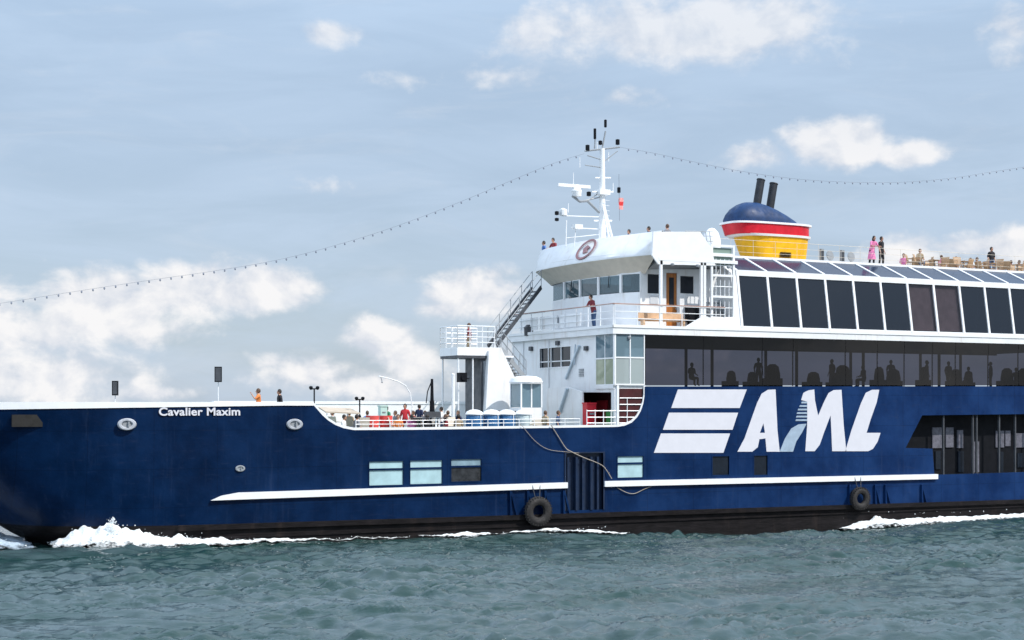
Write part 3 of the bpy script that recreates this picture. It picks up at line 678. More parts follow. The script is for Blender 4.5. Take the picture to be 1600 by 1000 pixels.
mb.poly([Vector((XW-.03, ys_[0]-.06, hole1[1].z-.06)), Vector((XW-.03, ys_[1]+.06, hole1[0].z-.06)), Vector((XW-.03, ys_[1]+.06, hole1[3].z+.06)), Vector((XW-.03, ys_[0]-.06, hole1[2].z+.06))], (.08, 0, 0), [[v+Vector((-.03,0,0)) for v in hole1]])
fw = mb.build('front_window', M['whitetrim'], ferry)
mb = MB(); mb.poly([v+Vector((.09,0,0)) for v in hole1], (.015, 0, 0)); mb.build('pane', M['glass_dark'], fw)
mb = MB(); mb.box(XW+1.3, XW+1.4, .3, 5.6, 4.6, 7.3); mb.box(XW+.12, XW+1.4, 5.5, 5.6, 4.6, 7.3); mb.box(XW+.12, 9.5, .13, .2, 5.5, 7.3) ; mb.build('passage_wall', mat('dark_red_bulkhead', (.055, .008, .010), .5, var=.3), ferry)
mb = MB()
for px0, px1 in ((914, 922), (933, 949)): a = T(px0, 0, XW+1.25).y; b_ = T(px1, 0, XW+1.25).y; mb.box(XW+1.22, XW+1.29, b_, a, 4.75, 6.7)
mb.build('passage_door', mat('deep_red_door', (.30, .012, .02), .45, var=.2), ferry)
# corner post and the wing that stands ahead of the wall, with its sloping brace
mb = MB(); a = S(966, 612); mb.box(a.x-.06, a.x+.06, .02, .14, 5.3, 7.5); mb.build('corner_post', M['whitetrim'], ferry)
XG = 4.6
mb = MB(); mb.poly(TT([(868,668),(912,668),(909,612),(884,604),(856,607),(850,668)], XG+.6), (.1, 0, 0)); mb.build('breakwater_plate', M['white'], ferry)
mb = MB(); mb.beam(T(886, 607, XG+.5), T(874, 645, XG+.5), .10, .14, up=Vector((1,0,0))); mb.beam(T(905, 540, XW-.1), T(884, 592, XW-.1), .10, .12, up=Vector((1,0,0))); mb.beam(T(899, 538, XW-.1), T(897, 570, XW-.1), .06, .06, up=Vector((1,0,0)))
mb.build('wall_brace', mat('pale_blue_grey', (.50,.58,.64), .5, var=.1), ferry)
# dark recess under the curved end of the side plating with its rails
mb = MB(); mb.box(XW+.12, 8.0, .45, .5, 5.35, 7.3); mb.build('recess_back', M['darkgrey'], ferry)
def railing(name, pts, h, nr, r, parent, m, post=1.0, rt=None):
    mb = MB()
    for a, b_ in zip(pts[:-1], pts[1:]):
        a = Vector(a); b_ = Vector(b_); L = (b_-a).length; n = max(1, round(L/post))
        for i in range(n+1): p = a.lerp(b_, i/n); mb.tube(p, p+Vector((0,0,h)), r*1.15, 5)
        for k in range(nr): z = Vector((0,0,h*(k+1)/nr)); mb.tube(a+z, b_+z, (rt or r*1.3) if k == nr-1 else r, 5)
    return mb.build(name, m, parent)
mb = MB()
for i, (yy, xr) in enumerate(((622, 1006), (632, 1005), (642, 1001), (652, 996), (661, 986))): mb.tube(S(917 if i > 1 else 968, yy, .10), S(xr, yy, .10), .030, 5)
for px in (917, 930, 943, 955, 980): mb.tube(S(px, 640 if px < 960 else 622, .10), S(px, 667, .10), .026, 5)
mb.build('recess_railing', M['whitetrim'], ferry)
# ------------------------------------------------------------------ upper deck slab
mb = MB(); mb.box(XF-.12, STERN, -.06, 12.06, ZS1, ZD)
mb.build('deck_edge', M['white'], ferry)
mb = MB(); mb.box(XF-.16, STERN, -.10, -.06, ZD-.13, ZD+.02); mb.box(XF-.17, XF-.12, -.10, 12.06, ZD-.13, ZD+.02); mb.build('deck_gutter', M['whitetrim'], ferry)
# lounge of the upper deck
NB = 15; X0 = 14.08
def lz(x): return 13.58+(x-14)*.0
yb, yt = .02, .46
def lp(x, f): return Vector((x, yb+(yt-yb)*f, 10.76+(13.56-10.76)*f))
for k in range(NB):
    a, b_ = X0+2*k+.06, X0+2*k+1.94
    mb = MB(); mb.poly([lp(a, 0), lp(b_, 0), lp(b_, 1), lp(a, 1)], (0, .04, 0)); o = mb.build('lounge_window', M['glass_blind' if k in (6, 7) else 'glass_lounge'], ferry)
    if k in (6, 7): 
        mb = MB(); mb.poly([lp(a, .02)+Vector((0,.14,0)), lp(b_, .02)+Vector((0,.14,0)), lp(b_, .98)+Vector((0,.14,0)), lp(a, .98)+Vector((0,.14,0))], (0, .02, 0)); mb.build('blind', M['curtain'], o)
fr_ = MB()
for k in range(NB+1):
    x = X0+2*k; fr_.beam(lp(x, -.03), lp(x, 1.0), .13, .14, up=Vector((1,0,0)))
fr_.poly([Vector((X0-.12, -.03, ZD)), Vector((STERN, -.03, ZD)), Vector((STERN, -.03, 10.76)), Vector((X0-.12, -.03, 10.76))], (0, .16, 0))
fr_.poly([Vector((X0-.10, .40, 13.54)), Vector((STERN, .40, 13.54)), Vector((STERN, .40, 13.86)), Vector((X0-.10, .40, 13.86))], (0, .16, 0))
ry0, rz0, ry1, rz1 = .50, 13.84, 2.62, 14.78
for k in range(NB+1):
    x = X0+2*k; fr_.beam(Vector((x, ry0, rz0)), Vector((x, ry1, rz1)), .13, .10)
fr_.box(X0-.1, STERN, 2.58, 2.72, 14.66, 14.89)
fr_.build('lounge_frame', M['whitetrim'], ferry)
for k in range(NB):
    a, b_ = X0+2*k+.06, X0+2*k+1.94; mb = MB(); mb.poly([Vector((a, ry0, rz0+.01)), Vector((b_, ry0, rz0+.01)), Vector((b_, ry1, rz1)), Vector((a, ry1, rz1))], (0, .01, -.03)); mb.build('roof_window', M['glass_roof'], ferry)
mb = MB(); mb.poly([Vector((X0-.42, -.02, ZD)), Vector((X0-.42, .46, 13.7)), Vector((X0-.42, 2.6, 14.88)), Vector((X0-.42, 11.9, 14.8)), Vector((X0-.42, 11.9, ZD))], (.34, 0, 0)); mb.build('lounge_end_wall', M['white'], ferry)
mb = MB(); mb.box(X0-.1, STERN, 2.72, 11.9, 14.74, 14.86); mb.build('sun_deck', mat('sun_deck_paint', (.35, .33, .30), .7, var=.15), ferry)
mb = MB(); mb.box(X0, STERN, 5.0, 5.1, ZD, 14.5); mb.box(X0, STERN, 2.8, 11.8, 14.44, 14.5)
for x in (19, 25.5, 33): mb.box(x, x+.3, 1.6, 1.9, ZD, 13.9)
for k in range(9): x = 15+k*3.1; mb.box(x, x+1.2, 2.6, 3.3, ZD, ZD+.75)
mb.build('lounge_interior', M['inner'], ferry)
railing('sun_deck_railing', [(X0+.1, 3.4, 14.86), (STERN-.2, 3.4, 14.86)], 1.05, 3, .009, ferry, M['offwhite'], post=1.6)
railing('sun_deck_far_railing', [(X0+.1, 11.6, 14.86), (STERN-.2, 11.6, 14.86)], 1.05, 3, .010, ferry, M['offwhite'], post=1.6)
# ------------------------------------------------------------------ wheelhouse
wp = [(8.45,1.4),(7.9,2.5),(7.55,4.3),(7.4,6.1),(7.5,8.1),(7.9,10.3),(8.6,11.2)]
ring = lambda z, pl: [Vector((x, y, z)) for x, y in pl]
ZW0, ZW1 = 12.52, 13.50
outer = [(8.45,1.4)]+[tuple(p) for p in wp[1:]]
mb = MB(); full = outer+[(13.7, 11.2)]
mb.grid([ring(ZD, full), ring(ZW0, full)]); mb.grid([ring(ZW1, full), ring(13.75, full)])
# side wall with door and window openings
def r4(x0, y0, x1, y1, Y): a = S(x0, y0, Y); b_ = S(x1, y1, Y); return [Vector((a.x, Y, b_.z)), Vector((b_.x, Y, b_.z)), Vector((b_.x, Y, a.z)), Vector((a.x, Y, a.z))]
YS = 1.4
hd = r4(1041, 426, 1058, 499, YS); hw1 = r4(1012, 428, 1030, 459, YS); hw2 = r4(1063, 431, 1084, 459, YS)
hd[0].z = hd[1].z = ZD+.06
for h_ in (hd, hw1, hw2):
    pass
mb.poly([Vector((8.45, YS, ZD)), Vector((13.7, YS, ZD)), Vector((13.7, YS, 13.95)), Vector((8.45, YS, 13.75))], (0, .1, 0), [hw1, hd, hw2])
wh = mb.build('wheelhouse', M['white'], ferry)
for i in range(len(wp)-2):
    a = Vector((*wp[i], 0)); b_ = Vector((*wp[i+1], 0)); nrm = (b_-a).cross(Vector((0,0,1))).normalized()
    if nrm.x > 0: nrm = -nrm
    p = a.lerp(b_, .045 if i else .0); q = a.lerp(b_, .955)
    mb = MB(); mb.poly([p+Vector((0,0,ZW0+.03))-nrm*.03, q+Vector((0,0,ZW0+.03))-nrm*.03, q+Vector((0,0,ZW1-.02))-nrm*.03, p+Vector((0,0,ZW1-.02))-nrm*.03], -nrm*.02)
    wd = mb.build('bridge_window', M['glass_clear'], ferry)
    if i: mb = MB(); mb.beam(a+Vector((0,0,ZW0)), a+Vector((0,0,ZW1)), .16, .10, up=nrm); mb.build('mullion', M['whitetrim'], wd)
    if i in (1, 3): mb = MB(); c = p.lerp(q, .5); mb.tube(c+nrm*.05+Vector((0,0,ZW1)), c+nrm*.04+Vector((.0,.1,ZW0+.35)), .02, 5); mb.build('wiper', M['black'], wd)
mb = MB(); mb.box(9.2, 13.6, 3.5, 3.6, ZD, 13.6); mb.box(8.2, 9.0, 3.0, 9.5, ZD, 12.35); mb.box(8.8, 13.6, 9.8, 9.9, ZD, 13.6); mb.build('bridge_interior', M['inner'], ferry)
mb = MB(); mb.box(hd[0].x+.03, hd[1].x-.03, YS+.03, YS+.09, hd[0].z, hd[2].z-.02); dr = mb.build('wheelhouse_door', M['wood'], ferry)
mb = MB(); mb.box(hd[0].x+.20, hd[1].x-.20, YS+.01, YS+.03, hd[0].z+1.15, hd[2].z-.25); mb.build('door_pane', M['glass_dark'], dr)
mb = MB(); mb.sphere((hd[1].x-.1, YS-.03, hd[0].z+1.0), .04); mb.build('handle', M['grey'], dr)
for h_ in (hw1, hw2):
    mb = MB(); mb.box(h_[0].x, h_[1].x, YS+.05, YS+.07, h_[0].z, h_[2].z); mb.build('side_window', M['glass_dark'], ferry)
# roof: flaring brow and leaning bulwark round a curved front
rimB = [(8.6,.08),(7.75,1.3),(7.05,3.0),(6.65,4.8),(6.5,6.6),(6.55,8.4),(6.8,10.1),(7.6,11.6),(9.0,12.1)]
innA = [(8.7,1.3),(8.35,1.75),(7.75,3.1),(7.5,4.8),(7.38,6.3),(7.45,8.0),(7.65,9.3),(8.1,10.8),(9.2,11.2)]
topC = [(9.0,.10),(8.5,1.7),(7.95,3.2),(7.55,4.8),(7.3,6.5),(7.2,8.3),(7.25,10.0),(7.8,11.6),(9.0,12.3)]
def res(pl, n=25):
    P_ = [Vector((x, y, 0)) for x, y in pl]; out = []
    for i in range(n):
        f = i/(n-1)*(len(P_)-1); k = min(int(f), len(P_)-2); u = f-k
        p0 = P_[max(k-1, 0)]; p1 = P_[k]; p2 = P_[k+1]; p3 = P_[min(k+2, len(P_)-1)]
        out.append(.5*((2*p1)+(p2-p0)*u+(2*p0-5*p1+4*p2-p3)*u*u+(3*p1-p0-3*p2+p3)*u**3))
    return out
def atz(pl, z, zfun=None): return [Vector((p.x, p.y, z if zfun is None else zfun(i/(len(pl)-1)))) for i, p in enumerate(pl)]
A, B, Cc = res(innA), res(rimB), res(topC)
zB = lambda f: 14.42-.10*math.sin(f*math.pi)-.12*f; zC = lambda f: 15.72-.22*f
mb = MB(); mb.grid([atz(A, 13.50), atz(B, 0, zB)]); mb.build('brow', M['offwhite'], ferry)  # tan shade of the underside is put into its colour
mb = MB(); Bz = atz(B, 0, zB); Cz = atz(Cc, 0, zC)
mb.grid([Bz, [p+Vector((0,0,.10)) for p in Bz], [p.lerp(q, .5)+Vector((-.06,-.0,0)) for p, q in zip(Bz, Cz)], Cz, [p+Vector((.12,.05,0)) for p in Cz], [p+Vector((.30,.1,-1.2)) for p in Cz]])
mb.build('roof_bulwark', M['white'], ferry)
mb = MB(); pl = [Vector((p.x+.1, p.y, 14.5)) for p in B]+[Vector((13.6, 12.1, 14.5)), Vector((13.6, .1, 14.5))]; mb.poly(pl, (0, 0, .08)); mb.build('roof_deck', M['white'], ferry)
mb = MB(); mb.poly([S(x, y, .06) for x, y in ((1019,399),(1029,413),(1118,415),(1112,388),(1094,362),(1021,362))], (0, .10, 0)); mb.build('roof_side_panel', M['whitetrim'], ferry)
mb = MB(); mb.poly([Vector((8.9,.16,14.2)), Vector((13.6,.16,14.2)), Vector((13.6,1.5,14.0)), Vector((8.9,1.5,13.7))], (0, 0, .12)); mb.build('wing_soffit', M['grey'], ferry)
mb = MB(); mb.box(S(1029, 0, .1).x, S(1152, 0, .1).x, .05, .20, 14.12, 14.30)
for px in (1033, 1096, 1101): x = S(px, 0, .1).x; mb.box(x-.07, x+.07, .06, .2, ZD, 14.12)
mb.build('wing_frame', M['whitetrim'], ferry)
# badge on the roof bulwark
k = None
best = 1e9
for i in range(len(Bz)):
    p = Bz[i].lerp(Cz[i], .5); v = p-CAM; px = 800+FPX*v.dot(RT)/v.dot(FW)
    if abs(px-913) < best: best = abs(px-913); k = i
c = Bz[k].lerp(Cz[k], .52); tg = (Bz[k+1]-Bz[k-1]).normalized(); upv = (Cz[k]-Bz[k]).normalized(); nr = tg.cross(upv).normalized()
if nr.x > 0: nr = -nr
c = c+nr*.10
mb = MB(); n = 28; o_ = [c+tg*(.74*math.cos(2*math.pi*i/n))+upv*(.70*math.sin(2*math.pi*i/n)) for i in range(n)]; i_ = [c+tg*(.60*math.cos(2*math.pi*i/n))+upv*(.56*math.sin(2*math.pi*i/n)) for i in range(n)]
mb.poly(o_, nr*.03, [i_]); 
mb.poly([c+tg*(.26)+upv*.05, c+tg*.05+upv*.30, c-tg*.28+upv*.12, c-tg*.12+upv*(-.02), c-tg*.26-upv*.22, c+tg*.08-upv*.28], nr*.03)
mb.build('badge', mat('badge_brown_red', (.28, .14, .15), .5, var=.2), ferry)
# walkway railing round the wheelhouse and its cream bench
mb = MB(); mb.path([Vector((13.0,.05,ZD+1.115)), Vector((XF-.02,.05,ZD+1.115)), Vector((XF-.02,11.9,ZD+1.135))], .035, 6); mb.build('walkway_top_rail', mat('brown_rail', (.34,.20,.16), .5, var=.15), ferry)
mb = MB(); xa_, xb_ = S(1003, 0, .5).x, S(1073, 0, .5).x; mb.box(xa_, xb_, .45, .85, ZD+.38, ZD+.44); mb.box(xa_+.1, xa_+.2, .5, .8, ZD, ZD+.38); mb.box(xb_-.2, xb_-.1, .5, .8, ZD, ZD+.38); mb.box(xa_, xb_, .85, .89, ZD+.30, ZD+.75); mb.build('walkway_bench', mat('tan_bench', (.60,.40,.25), .5, var=.2), ferry)
railing('walkway_railing', [(13.0, .05, ZD), (XF+.05, .05, ZD)], 1.08, 3, .022, ferry, M['whitetrim'], post=1.5)
railing('walkway_railing', [(XF-.02, .1, ZD), (XF-.02, 11.9, ZD)], 1.10, 3, .022, ferry, M['whitetrim'], post=1.3)
mb = MB()
for y0, y1 in ((3.6, 5.9), (6.3, 8.3), (8.6, 10.8)): mb.box(XF+.02, XF+.05, y0, y1, ZD+.12, ZD+.85)
mb.build('railing_panel', M['white'], ferry)
mb = MB(); mb.box(S(1108, 0, .1).x, 13.7, .02, .10, ZD, ZD+.55); mb.poly([S(1065, 514, 0), S(1112, 514, 0), S(1112, 497, 0), S(1100, 493, 0), S(1088, 500, 0)], (0, .06, 0)); mb.build('side_plate', M['whitetrim'], ferry)
# stair tower with its grid of rails between wheelhouse and lounge
x0 = S(1112, 0, .15).x; x1 = S(1146, 0, .15).x
mb = MB()
for x in (x0, x1): mb.box(x-.06, x+.06, .10, .22, ZD+.1, 15.15)
for i in range(4):
    z = ZD+.55+i*1.15; mb.box(x0, x1, .11, .21, z-.06, z+.06)
mb.box(x0, x1, .11, .21, 15.02, 15.15)
for i in range(3):
    for k in range(1, 5): x = x0+(x1-x0)*k/5; mb.tube((x, .16, ZD+.6+i*1.15), (x, .16, ZD+1.45+i*1.15), .022, 5)
    mb.tube((x0, .16, ZD+1.1+i*1.15), (x1, .16, ZD+1.1+i*1.15), .025, 5)
mb.build('stair_tower', M['whitetrim'], ferry)
mb = MB()
for i in range(16): z = ZD+.2+i*.25; mb.box(x0+.1, x1-.1, .6+i*.14, .9+i*.14, z, z+.03)
mb.beam(Vector((x0+.08, .6, ZD+.1)), Vector((x0+.08, 2.9, 14.6)), .04, .2); mb.beam(Vector((x1-.08, .6, ZD+.1)), Vector((x1-.08, 2.9, 14.6)), .04, .2)
mb.build('stair', M['grey'], ferry)
mb = MB(); mb.box(x0+.1, x1-.08, .22, .25, 14.0, 14.98); mb.build('stair_screen', mat('green_grey_screen', (.22, .30, .26), .4), ferry)
# clutter frame on top: folded ladders and life-raft cradle by the funnel
mb = MB()
for px in range(1072, 1114, 6): mb.tube(S(px, 361, 2.5), S(px+5, 392, 2.5), .022, 5)
for py in (361, 368, 376, 384): mb.tube(S(1070, py, 2.5), S(1114, py+1, 2.5), .02, 5)
mb.build('roof_ladder', M['grey'], ferry)
mb = MB(); mb.lathe(S(1112, 385, 3.5), [(0.01,-.55),(.42,-.5),(.52,-.2),(.52,.3),(.40,.75),(.18,1.0),(.01,1.05)], 16); mb.build('vent_cowl', M['whitetrim'], ferry)
mb = MB(); mb.box(x0-.9, x0-.25, .9, 1.4, ZD+.35, ZD+1.15); mb.box(x0-.95, x0-.2, .85, 1.45, ZD+1.15, ZD+1.22); mb.box(x0-.8, x0-.7, 1.0, 1.3, ZD, ZD+.35); mb.box(x0-.45, x0-.35, 1.0, 1.3, ZD, ZD+.35)
mb.build('equipment_box', M['black'], ferry)
# small fittings on the white walls
for x_, z_ in ((6.9, 10.0), (9.6, 13.95), (11.2, 13.95), (13.2, 13.95)): mb = MB(); mb.lathe((x_, .02, z_), [(.02,-.10),(.09,-.08),(.10,.02),(.04,.06)], 10); mb.build('bulkhead_lamp', M['grey'], ferry)
for y_, z_ in ((3.0, 9.5), (6.2, 9.9), (9.4, 9.7)): mb = MB(); mb.box(XW-.14, XW, y_-.16, y_+.16, z_-.12, z_+.12); mb.build('wall_lamp', M['darkgrey'], ferry)
for y_ in (7.3, 10.4): mb = MB(); mb.tube((XW-.05, y_, 4.7), (XW-.05, y_, 10.1), .035, 6); mb.build('drain_pipe', M['white'], ferry)
mb = MB(); mb.box(XW-.04, XW+.02, 8.6, 9.5, 4.7, 6.7); mb.build('front_door', mat('pale_grey_door', (.45,.48,.52), .4, var=.1), ferry)
for y_, z_, w_ in ((3.6, 8.0, .5), (5.6, 6.2, .35)): 
    mb = MB()
    for k in range(5): mb.box(XW-.05, XW, y_-w_/2, y_+w_/2, z_+k*.09, z_+k*.09+.05)
    mb.build('vent_grille', M['grey'], ferry)
for x_ in (9.3, 12.6): mb = MB(); mb.box(x_-.25, x_+.25, YS-.04, YS, 11.9, 12.35); mb.build('notice_board', mat('notice_board_%d' % int(x_), (.55,.57,.6), .5), ferry)
# ------------------------------------------------------------------ funnel
Yn, Yf = 4.6, 6.8
def prism(name, pxs, m, y0=Yn, y1=Yf, grow=0.0, parent=ferry, Yp=None, taper=0.0):
    mb = MB(); pts = [S(x, y, Yp or y0) for x, y in pxs]
    a = [Vector((p.x, y0-grow, p.z)) for p in pts]; mb.poly(a, (0, y1-y0+2*grow, 0)); return mb.build(name, m, parent)
YC = 5.7
def ringf(py, pxl, pxr, b_, n_=36, ex=3.4):
    cx = (pxl+pxr)/2; c_ = S(cx, py, YC); dep = (c_-CAM).dot(FW); half = (pxr-pxl)/2/FPX*dep
    a_ = math.sqrt(max(.01, half**2-(b_*.59)**2)/.65)*.97; out = []
    for i in range(n_):
        t_ = 2*math.pi*i/n_; cs, sn = math.cos(t_), math.sin(t_)
        out.append(Vector((c_.x+a_*math.copysign(abs(cs)**(2/ex), cs), YC+b_*math.copysign(abs(sn)**(2/ex), sn), c_.z)))
    return out
def loft(name, rings, m):
    mb = MB(); mb.grid([r+[r[0]] for r in rings]); mb.add(rings[0], [tuple(range(len(rings[0])))]); mb.add(rings[-1], [tuple(range(len(rings[-1])))])
    return mb.build(name, m, ferry)
loft('funnel_base', [ringf(412, 1165, 1255, 1.05), ringf(392, 1157, 1257, 1.12), ringf(371, 1150, 1259, 1.2)], M['yellow'])
loft('funnel_trim', [ringf(373, 1143, 1262, 1.27), ringf(369.5, 1139, 1263, 1.30)], M['whitetrim'])
loft('funnel_band', [ringf(370, 1137, 1260, 1.25), ringf(354, 1132, 1260, 1.3)], M['red'])
loft('funnel_trim', [ringf(354, 1129, 1264, 1.36), ringf(351, 1129, 1264, 1.36)], M['whitetrim'])
loft('funnel_cap', [ringf(352, 1134, 1246, 1.2), ringf(345, 1134, 1238, 1.18), ringf(337, 1137, 1226, 1.1), ringf(328, 1143, 1210, .92), ringf(321, 1152, 1195, .62), ringf(317.5, 1160, 1185, .34), ringf(316.5, 1168, 1177, .12)], M['navy2'])
for a_, b_ in (((1181,322),(1189,281)), ((1201,330),(1209,287))):
    p, q = S(*a_, YC), S(*b_, YC); mb = MB(); mb.tube(p-Vector((0,0,.3)), q, .24, 14); d = (q-p).normalized(); mb.tube(q-d*.02, q+d*.03, .27, 14, .25); mb.build('exhaust_pipe', mat('sooty_steel', (.018,.022,.030), .6, var=.4), ferry)
mb = MB(); a = S(1225, 402, YC-1.1); Yn = YC-1.12; 
for k in range(4): mb.box(a.x-.3, a.x+.5, Yn-.03, Yn-.005, a.z+k*.08, a.z+.05+k*.08)
mb.build('funnel_vent', M['black'], ferry)
# ------------------------------------------------------------------ mast and its gear
YM = 6.0; b0 = S(941, 385, YM); t0 = S(941, 232, YM)
mb = MB(); mb.tube(Vector((b0.x, YM, 14.5)), t0, .23, 12, .14)
mb.tube(b0+Vector((1.0, 0, -.6)), S(938, 300, YM), .07, 6); mb.tube(b0+Vector((.0, -1.1, -.6)), S(940, 310, YM), .06, 6)
mb.build('mast', M['whitetrim'], ferry)
mp = lambda x, y: S(x, y, YM)
mb = MB(); mb.tube(mp(914, 236), mp(968, 230), .05, 6); mb.tube(mp(941, 232), mp(946, 205), .045, 6); mb.tube(mp(929, 232), mp(930, 216), .04, 6); mb.tube(mp(918, 243), mp(941, 250), .03); mb.tube(mp(965, 236), mp(944, 252), .03)
mb.tube(mp(941,262), mp(914,258), .03); mb.build('mast_yard', M['grey'], ferry)
def ball(px, py, w_, h_, name='navigation_light', m='black'):
    c = mp(px, py); mb = MB(); mb.lathe(c, [(.02,-h_/2),(w_/2,-h_/2+.03),(w_/2,h_/2-.03),(.02,h_/2)], 8); return mb.build(name, M[m], ferry)
for px, py, w_, h_ in ((918,231,.24,.36),(965,222,.24,.34),(929.5,209,.16,.62),(938,223,.22,.26),(946,193,.16,.46),(920,303,.26,.28),(870,333,.24,.24),(870,343,.24,.20),(967,297,.20,.34)): ball(px, py, w_, h_)
mb = MB(); mb.tube(mp(967, 272), mp(968, 345), .012, 4); mb.build('signal_halyard', M['cable'], ferry)
mb = MB(); mb.box(mp(872, 0).x, mp(922, 0).x, YM-.06, YM+.06, mp(897, 293).z, mp(897, 288).z); rd = mb.build('radar', M['whitetrim'], ferry)
mb = MB(); mb.lathe(mp(901, 300), [(.05,-.3),(.26,-.25),(.30,.05),(.16,.3),(.08,.42)], 12); mb.build('radar_motor', M['whitetrim'], rd)
mb = MB(); mb.path([mp(894, 306), mp(906, 315), mp(918, 314), mp(926, 322), mp(936, 332)], .07, 6); mb.path([mp(906,315), mp(938, 308)], .04); mb.tube(mp(918,314), mp(938,300), .035); mb.build('radar_bracket', M['grey'], ferry)
mb = MB(); mb.beam(mp(878, 337), mp(938, 339), .10, .05); mb.lathe(mp(880, 332), [(.04,-.18),(.22,-.16),(.22,.16),(.05,.24)], 10); mb.tube(mp(893, 356), mp(936, 358), .03); mb.box(mp(896,0).x, mp(908,0).x, 5.8, 6.2, mp(902,358).z, mp(902,351).z)
mb.path([mp(884, 385), mp(885, 344)], .035); mb.path([mp(897, 385), mp(900, 352)], .03); mb.tube(mp(884, 372), mp(938, 366), .02); mb.build('mast_platform', M['whitetrim'], ferry)
mb = MB()
for px_, y0_, y1_ in ((906, 246, 262), (951, 252, 238), (933, 236, 222), (888, 332, 318), (958, 300, 286), (896, 290, 270)): mb.tube(mp(px_, y0_), mp(px_, y1_), .018, 4)
mb.build('whip_antenna', M['whitetrim'], ferry)
mb = MB(); mb.tube(mp(925, 300), mp(958, 300), .05, 6); mb.tube(mp(930, 278), mp(954, 278), .045, 6); mb.tube(mp(928, 345), mp(956, 345), .05, 6)
for i in range(8): c_ = mp(944, 370-8*i); mb.tube(c_+Vector((-.10, -.30, 0)), c_+Vector((.16, -.30, 0)), .014, 4)
mb.build('mast_crosstree', M['whitetrim'], ferry)
mb = MB(); mb.box(mp(933,0).x, mp(949,0).x, YM-.35, YM+.35, mp(941,305).z, mp(941,297).z); mb.build('mast_box', M['whitetrim'], ferry)
fl = MB(); c = mp(968, 309); R0 = [[c+Vector((.06*j-.05, .03*math.sin(j*1.9+i), -.11*i)) for j in range(6)] for i in range(7)]
fl.grid(R0); fl.mi = [1 if (i//5) in (2, 3) else 0 for i in range(len(fl.f))]
fg = fl.build('pennant', [mat('pink_flag_cloth', (.78, .32, .30), .8), M['redcloth']], recalc=False); tag(fg, 'small pink and red pennant hanging from the halyard behind the mast', 'flag')
# roof top small gear seen above the bulwark
# ------------------------------------------------------------------ forward look-out platform
zp = 9.10; px0, px1, py0, py1 = -.75, 1.45, 4.9, 7.1
mb = MB(); mb.box(px0, px1, py0, py1, zp-.16, zp); mb.build('platform', M['darkgrey'], ferry)
mb = MB(); mb.box(px0-.02, px1+.02, py0-.02, py0+.02, zp-.02, zp+.42); mb.box(px0-.02, px0+.02, py0+.02, py1, zp-.02, zp+.42); mb.build('platform_skirt', M['white'], ferry)
railing('platform_railing', [(px1, py0, zp+.4), (px0, py0, zp+.4), (px0, py1, zp+.4), (px1, py1, zp+.4)], 1.15, 4, .025, ferry, M['whitetrim'], post=.7)
mb = MB()
for x, y in ((px0+.1, py0+.1), (px0+.1, py1-.1), (px0+.95, py0+.1)): mb.tube((x, y, 4.6), (x, y, zp-.16), .045, 8)
mb.build('platform_leg', M['whitetrim'], ferry)
mb = MB(); mb.box(px1-.75, px1+.05, py0+.15, py1-.1, 4.6, zp-.16); mb.build('platform_trunk', M['darkgrey'], ferry)
mb = MB(); mb.box(px1-.6, px1-.2, py0+.10, py0+.15, 7.0, zp-.3); mb.build('trunk_door', M['grey'], ferry)
# white casing under the stairs and the two flights
a = [S(764,548,4.7), S(783,543,4.7), S(812,606,4.7), S(812,680,4.7), S(757,680,4.7)]
mb = MB(); mb.poly([Vector((p.x, 4.7, p.z)) for p in a], (0, 2.0, 0)); mb.build('stair_casing', M['white'], ferry)
def stairs(name, p, q, wid, n, m, rail=True):
    p = Vector(p); q = Vector(q); d = q-p; side = Vector((0,1,0))*wid; mb = MB()
    for s_ in (0, 1): mb.beam(p+side*s_, q+side*s_, .06, .24)
    for i in range(1, n): c = p.lerp(q, i/n); mb.box(c.x-.12, c.x+.12, c.y, c.y+wid, c.z-.02, c.z+.02)
    o = mb.build(name, m, ferry)
    if rail:
        for s_ in (0, 1):
            mb = MB(); a = p+side*s_; b_ = q+side*s_
            for hh in (.5, 1.0): mb.tube(a+Vector((0,0,hh)), b_+Vector((0,0,hh)), .025, 5)
            for i in range(5): c = a.lerp(b_, i/4); mb.tube(c, c+Vector((0,0,1.0)), .022, 5)
            mb.build('handrail', M['grey'], o)
    return o
stairs('upper_stair', S(776, 540, 6.6), T(838, 450, 6.6)+Vector((0,-.6,0)), 1.1, 14, M['darkgrey'])
stairs('lower_stair', S(783, 545, 5.2), S(822, 592, 5.2), .9, 10, M['grey'])
mb = MB(); mb.box(1.4, 2.6, 4.9, 7.1, zp-.1, zp); mb.build('stair_landing', M['white'], ferry)
# loud hailer and lamp on the front wall, rope of the pilot ladder
mb = MB(); c = T(826, 517, XF); mb.lathe(c, [(.05,-.3),(.25,-.28),(.28,.2),(.12,.35)], 10); mb.build('searchlight', M['darkgrey'], ferry)
mb = MB(); c = T(870, 500, 7.3); mb.lathe(c, [(.05,-.2),(.14,-.18),(.14,.2),(.05,.25)], 8); mb.build('deck_lamp', M['grey'], ferry)
def smo(P_):
    o_ = []
    for i in range(len(P_)-1):
        p0 = P_[max(i-1, 0)]; p1 = P_[i]; p2 = P_[i+1]; p3 = P_[min(i+2, len(P_)-1)]
        o_ += [.5*((2*p1)+(p2-p0)*u+(2*p0-5*p1+4*p2-p3)*u*u+(3*p1-p0-3*p2+p3)*u**3) for u in (0, .25, .5, .75)]
    return o_+[P_[-1]]
mb = MB(); mb.path(smo([S(815, 664, -.05), S(835, 688, -.06), S(856, 702, -.06), S(884, 706, -.07), S(905, 708, -.08)]), .014)
mb.path(smo([S(861, 664, -.05), S(873, 683, -.07), S(884, 700, -.08), S(893, 706, -.09), S(912, 715, -.09), S(930, 722, -.09), S(944, 730, -.08), S(956, 748, -.17)]), .026)
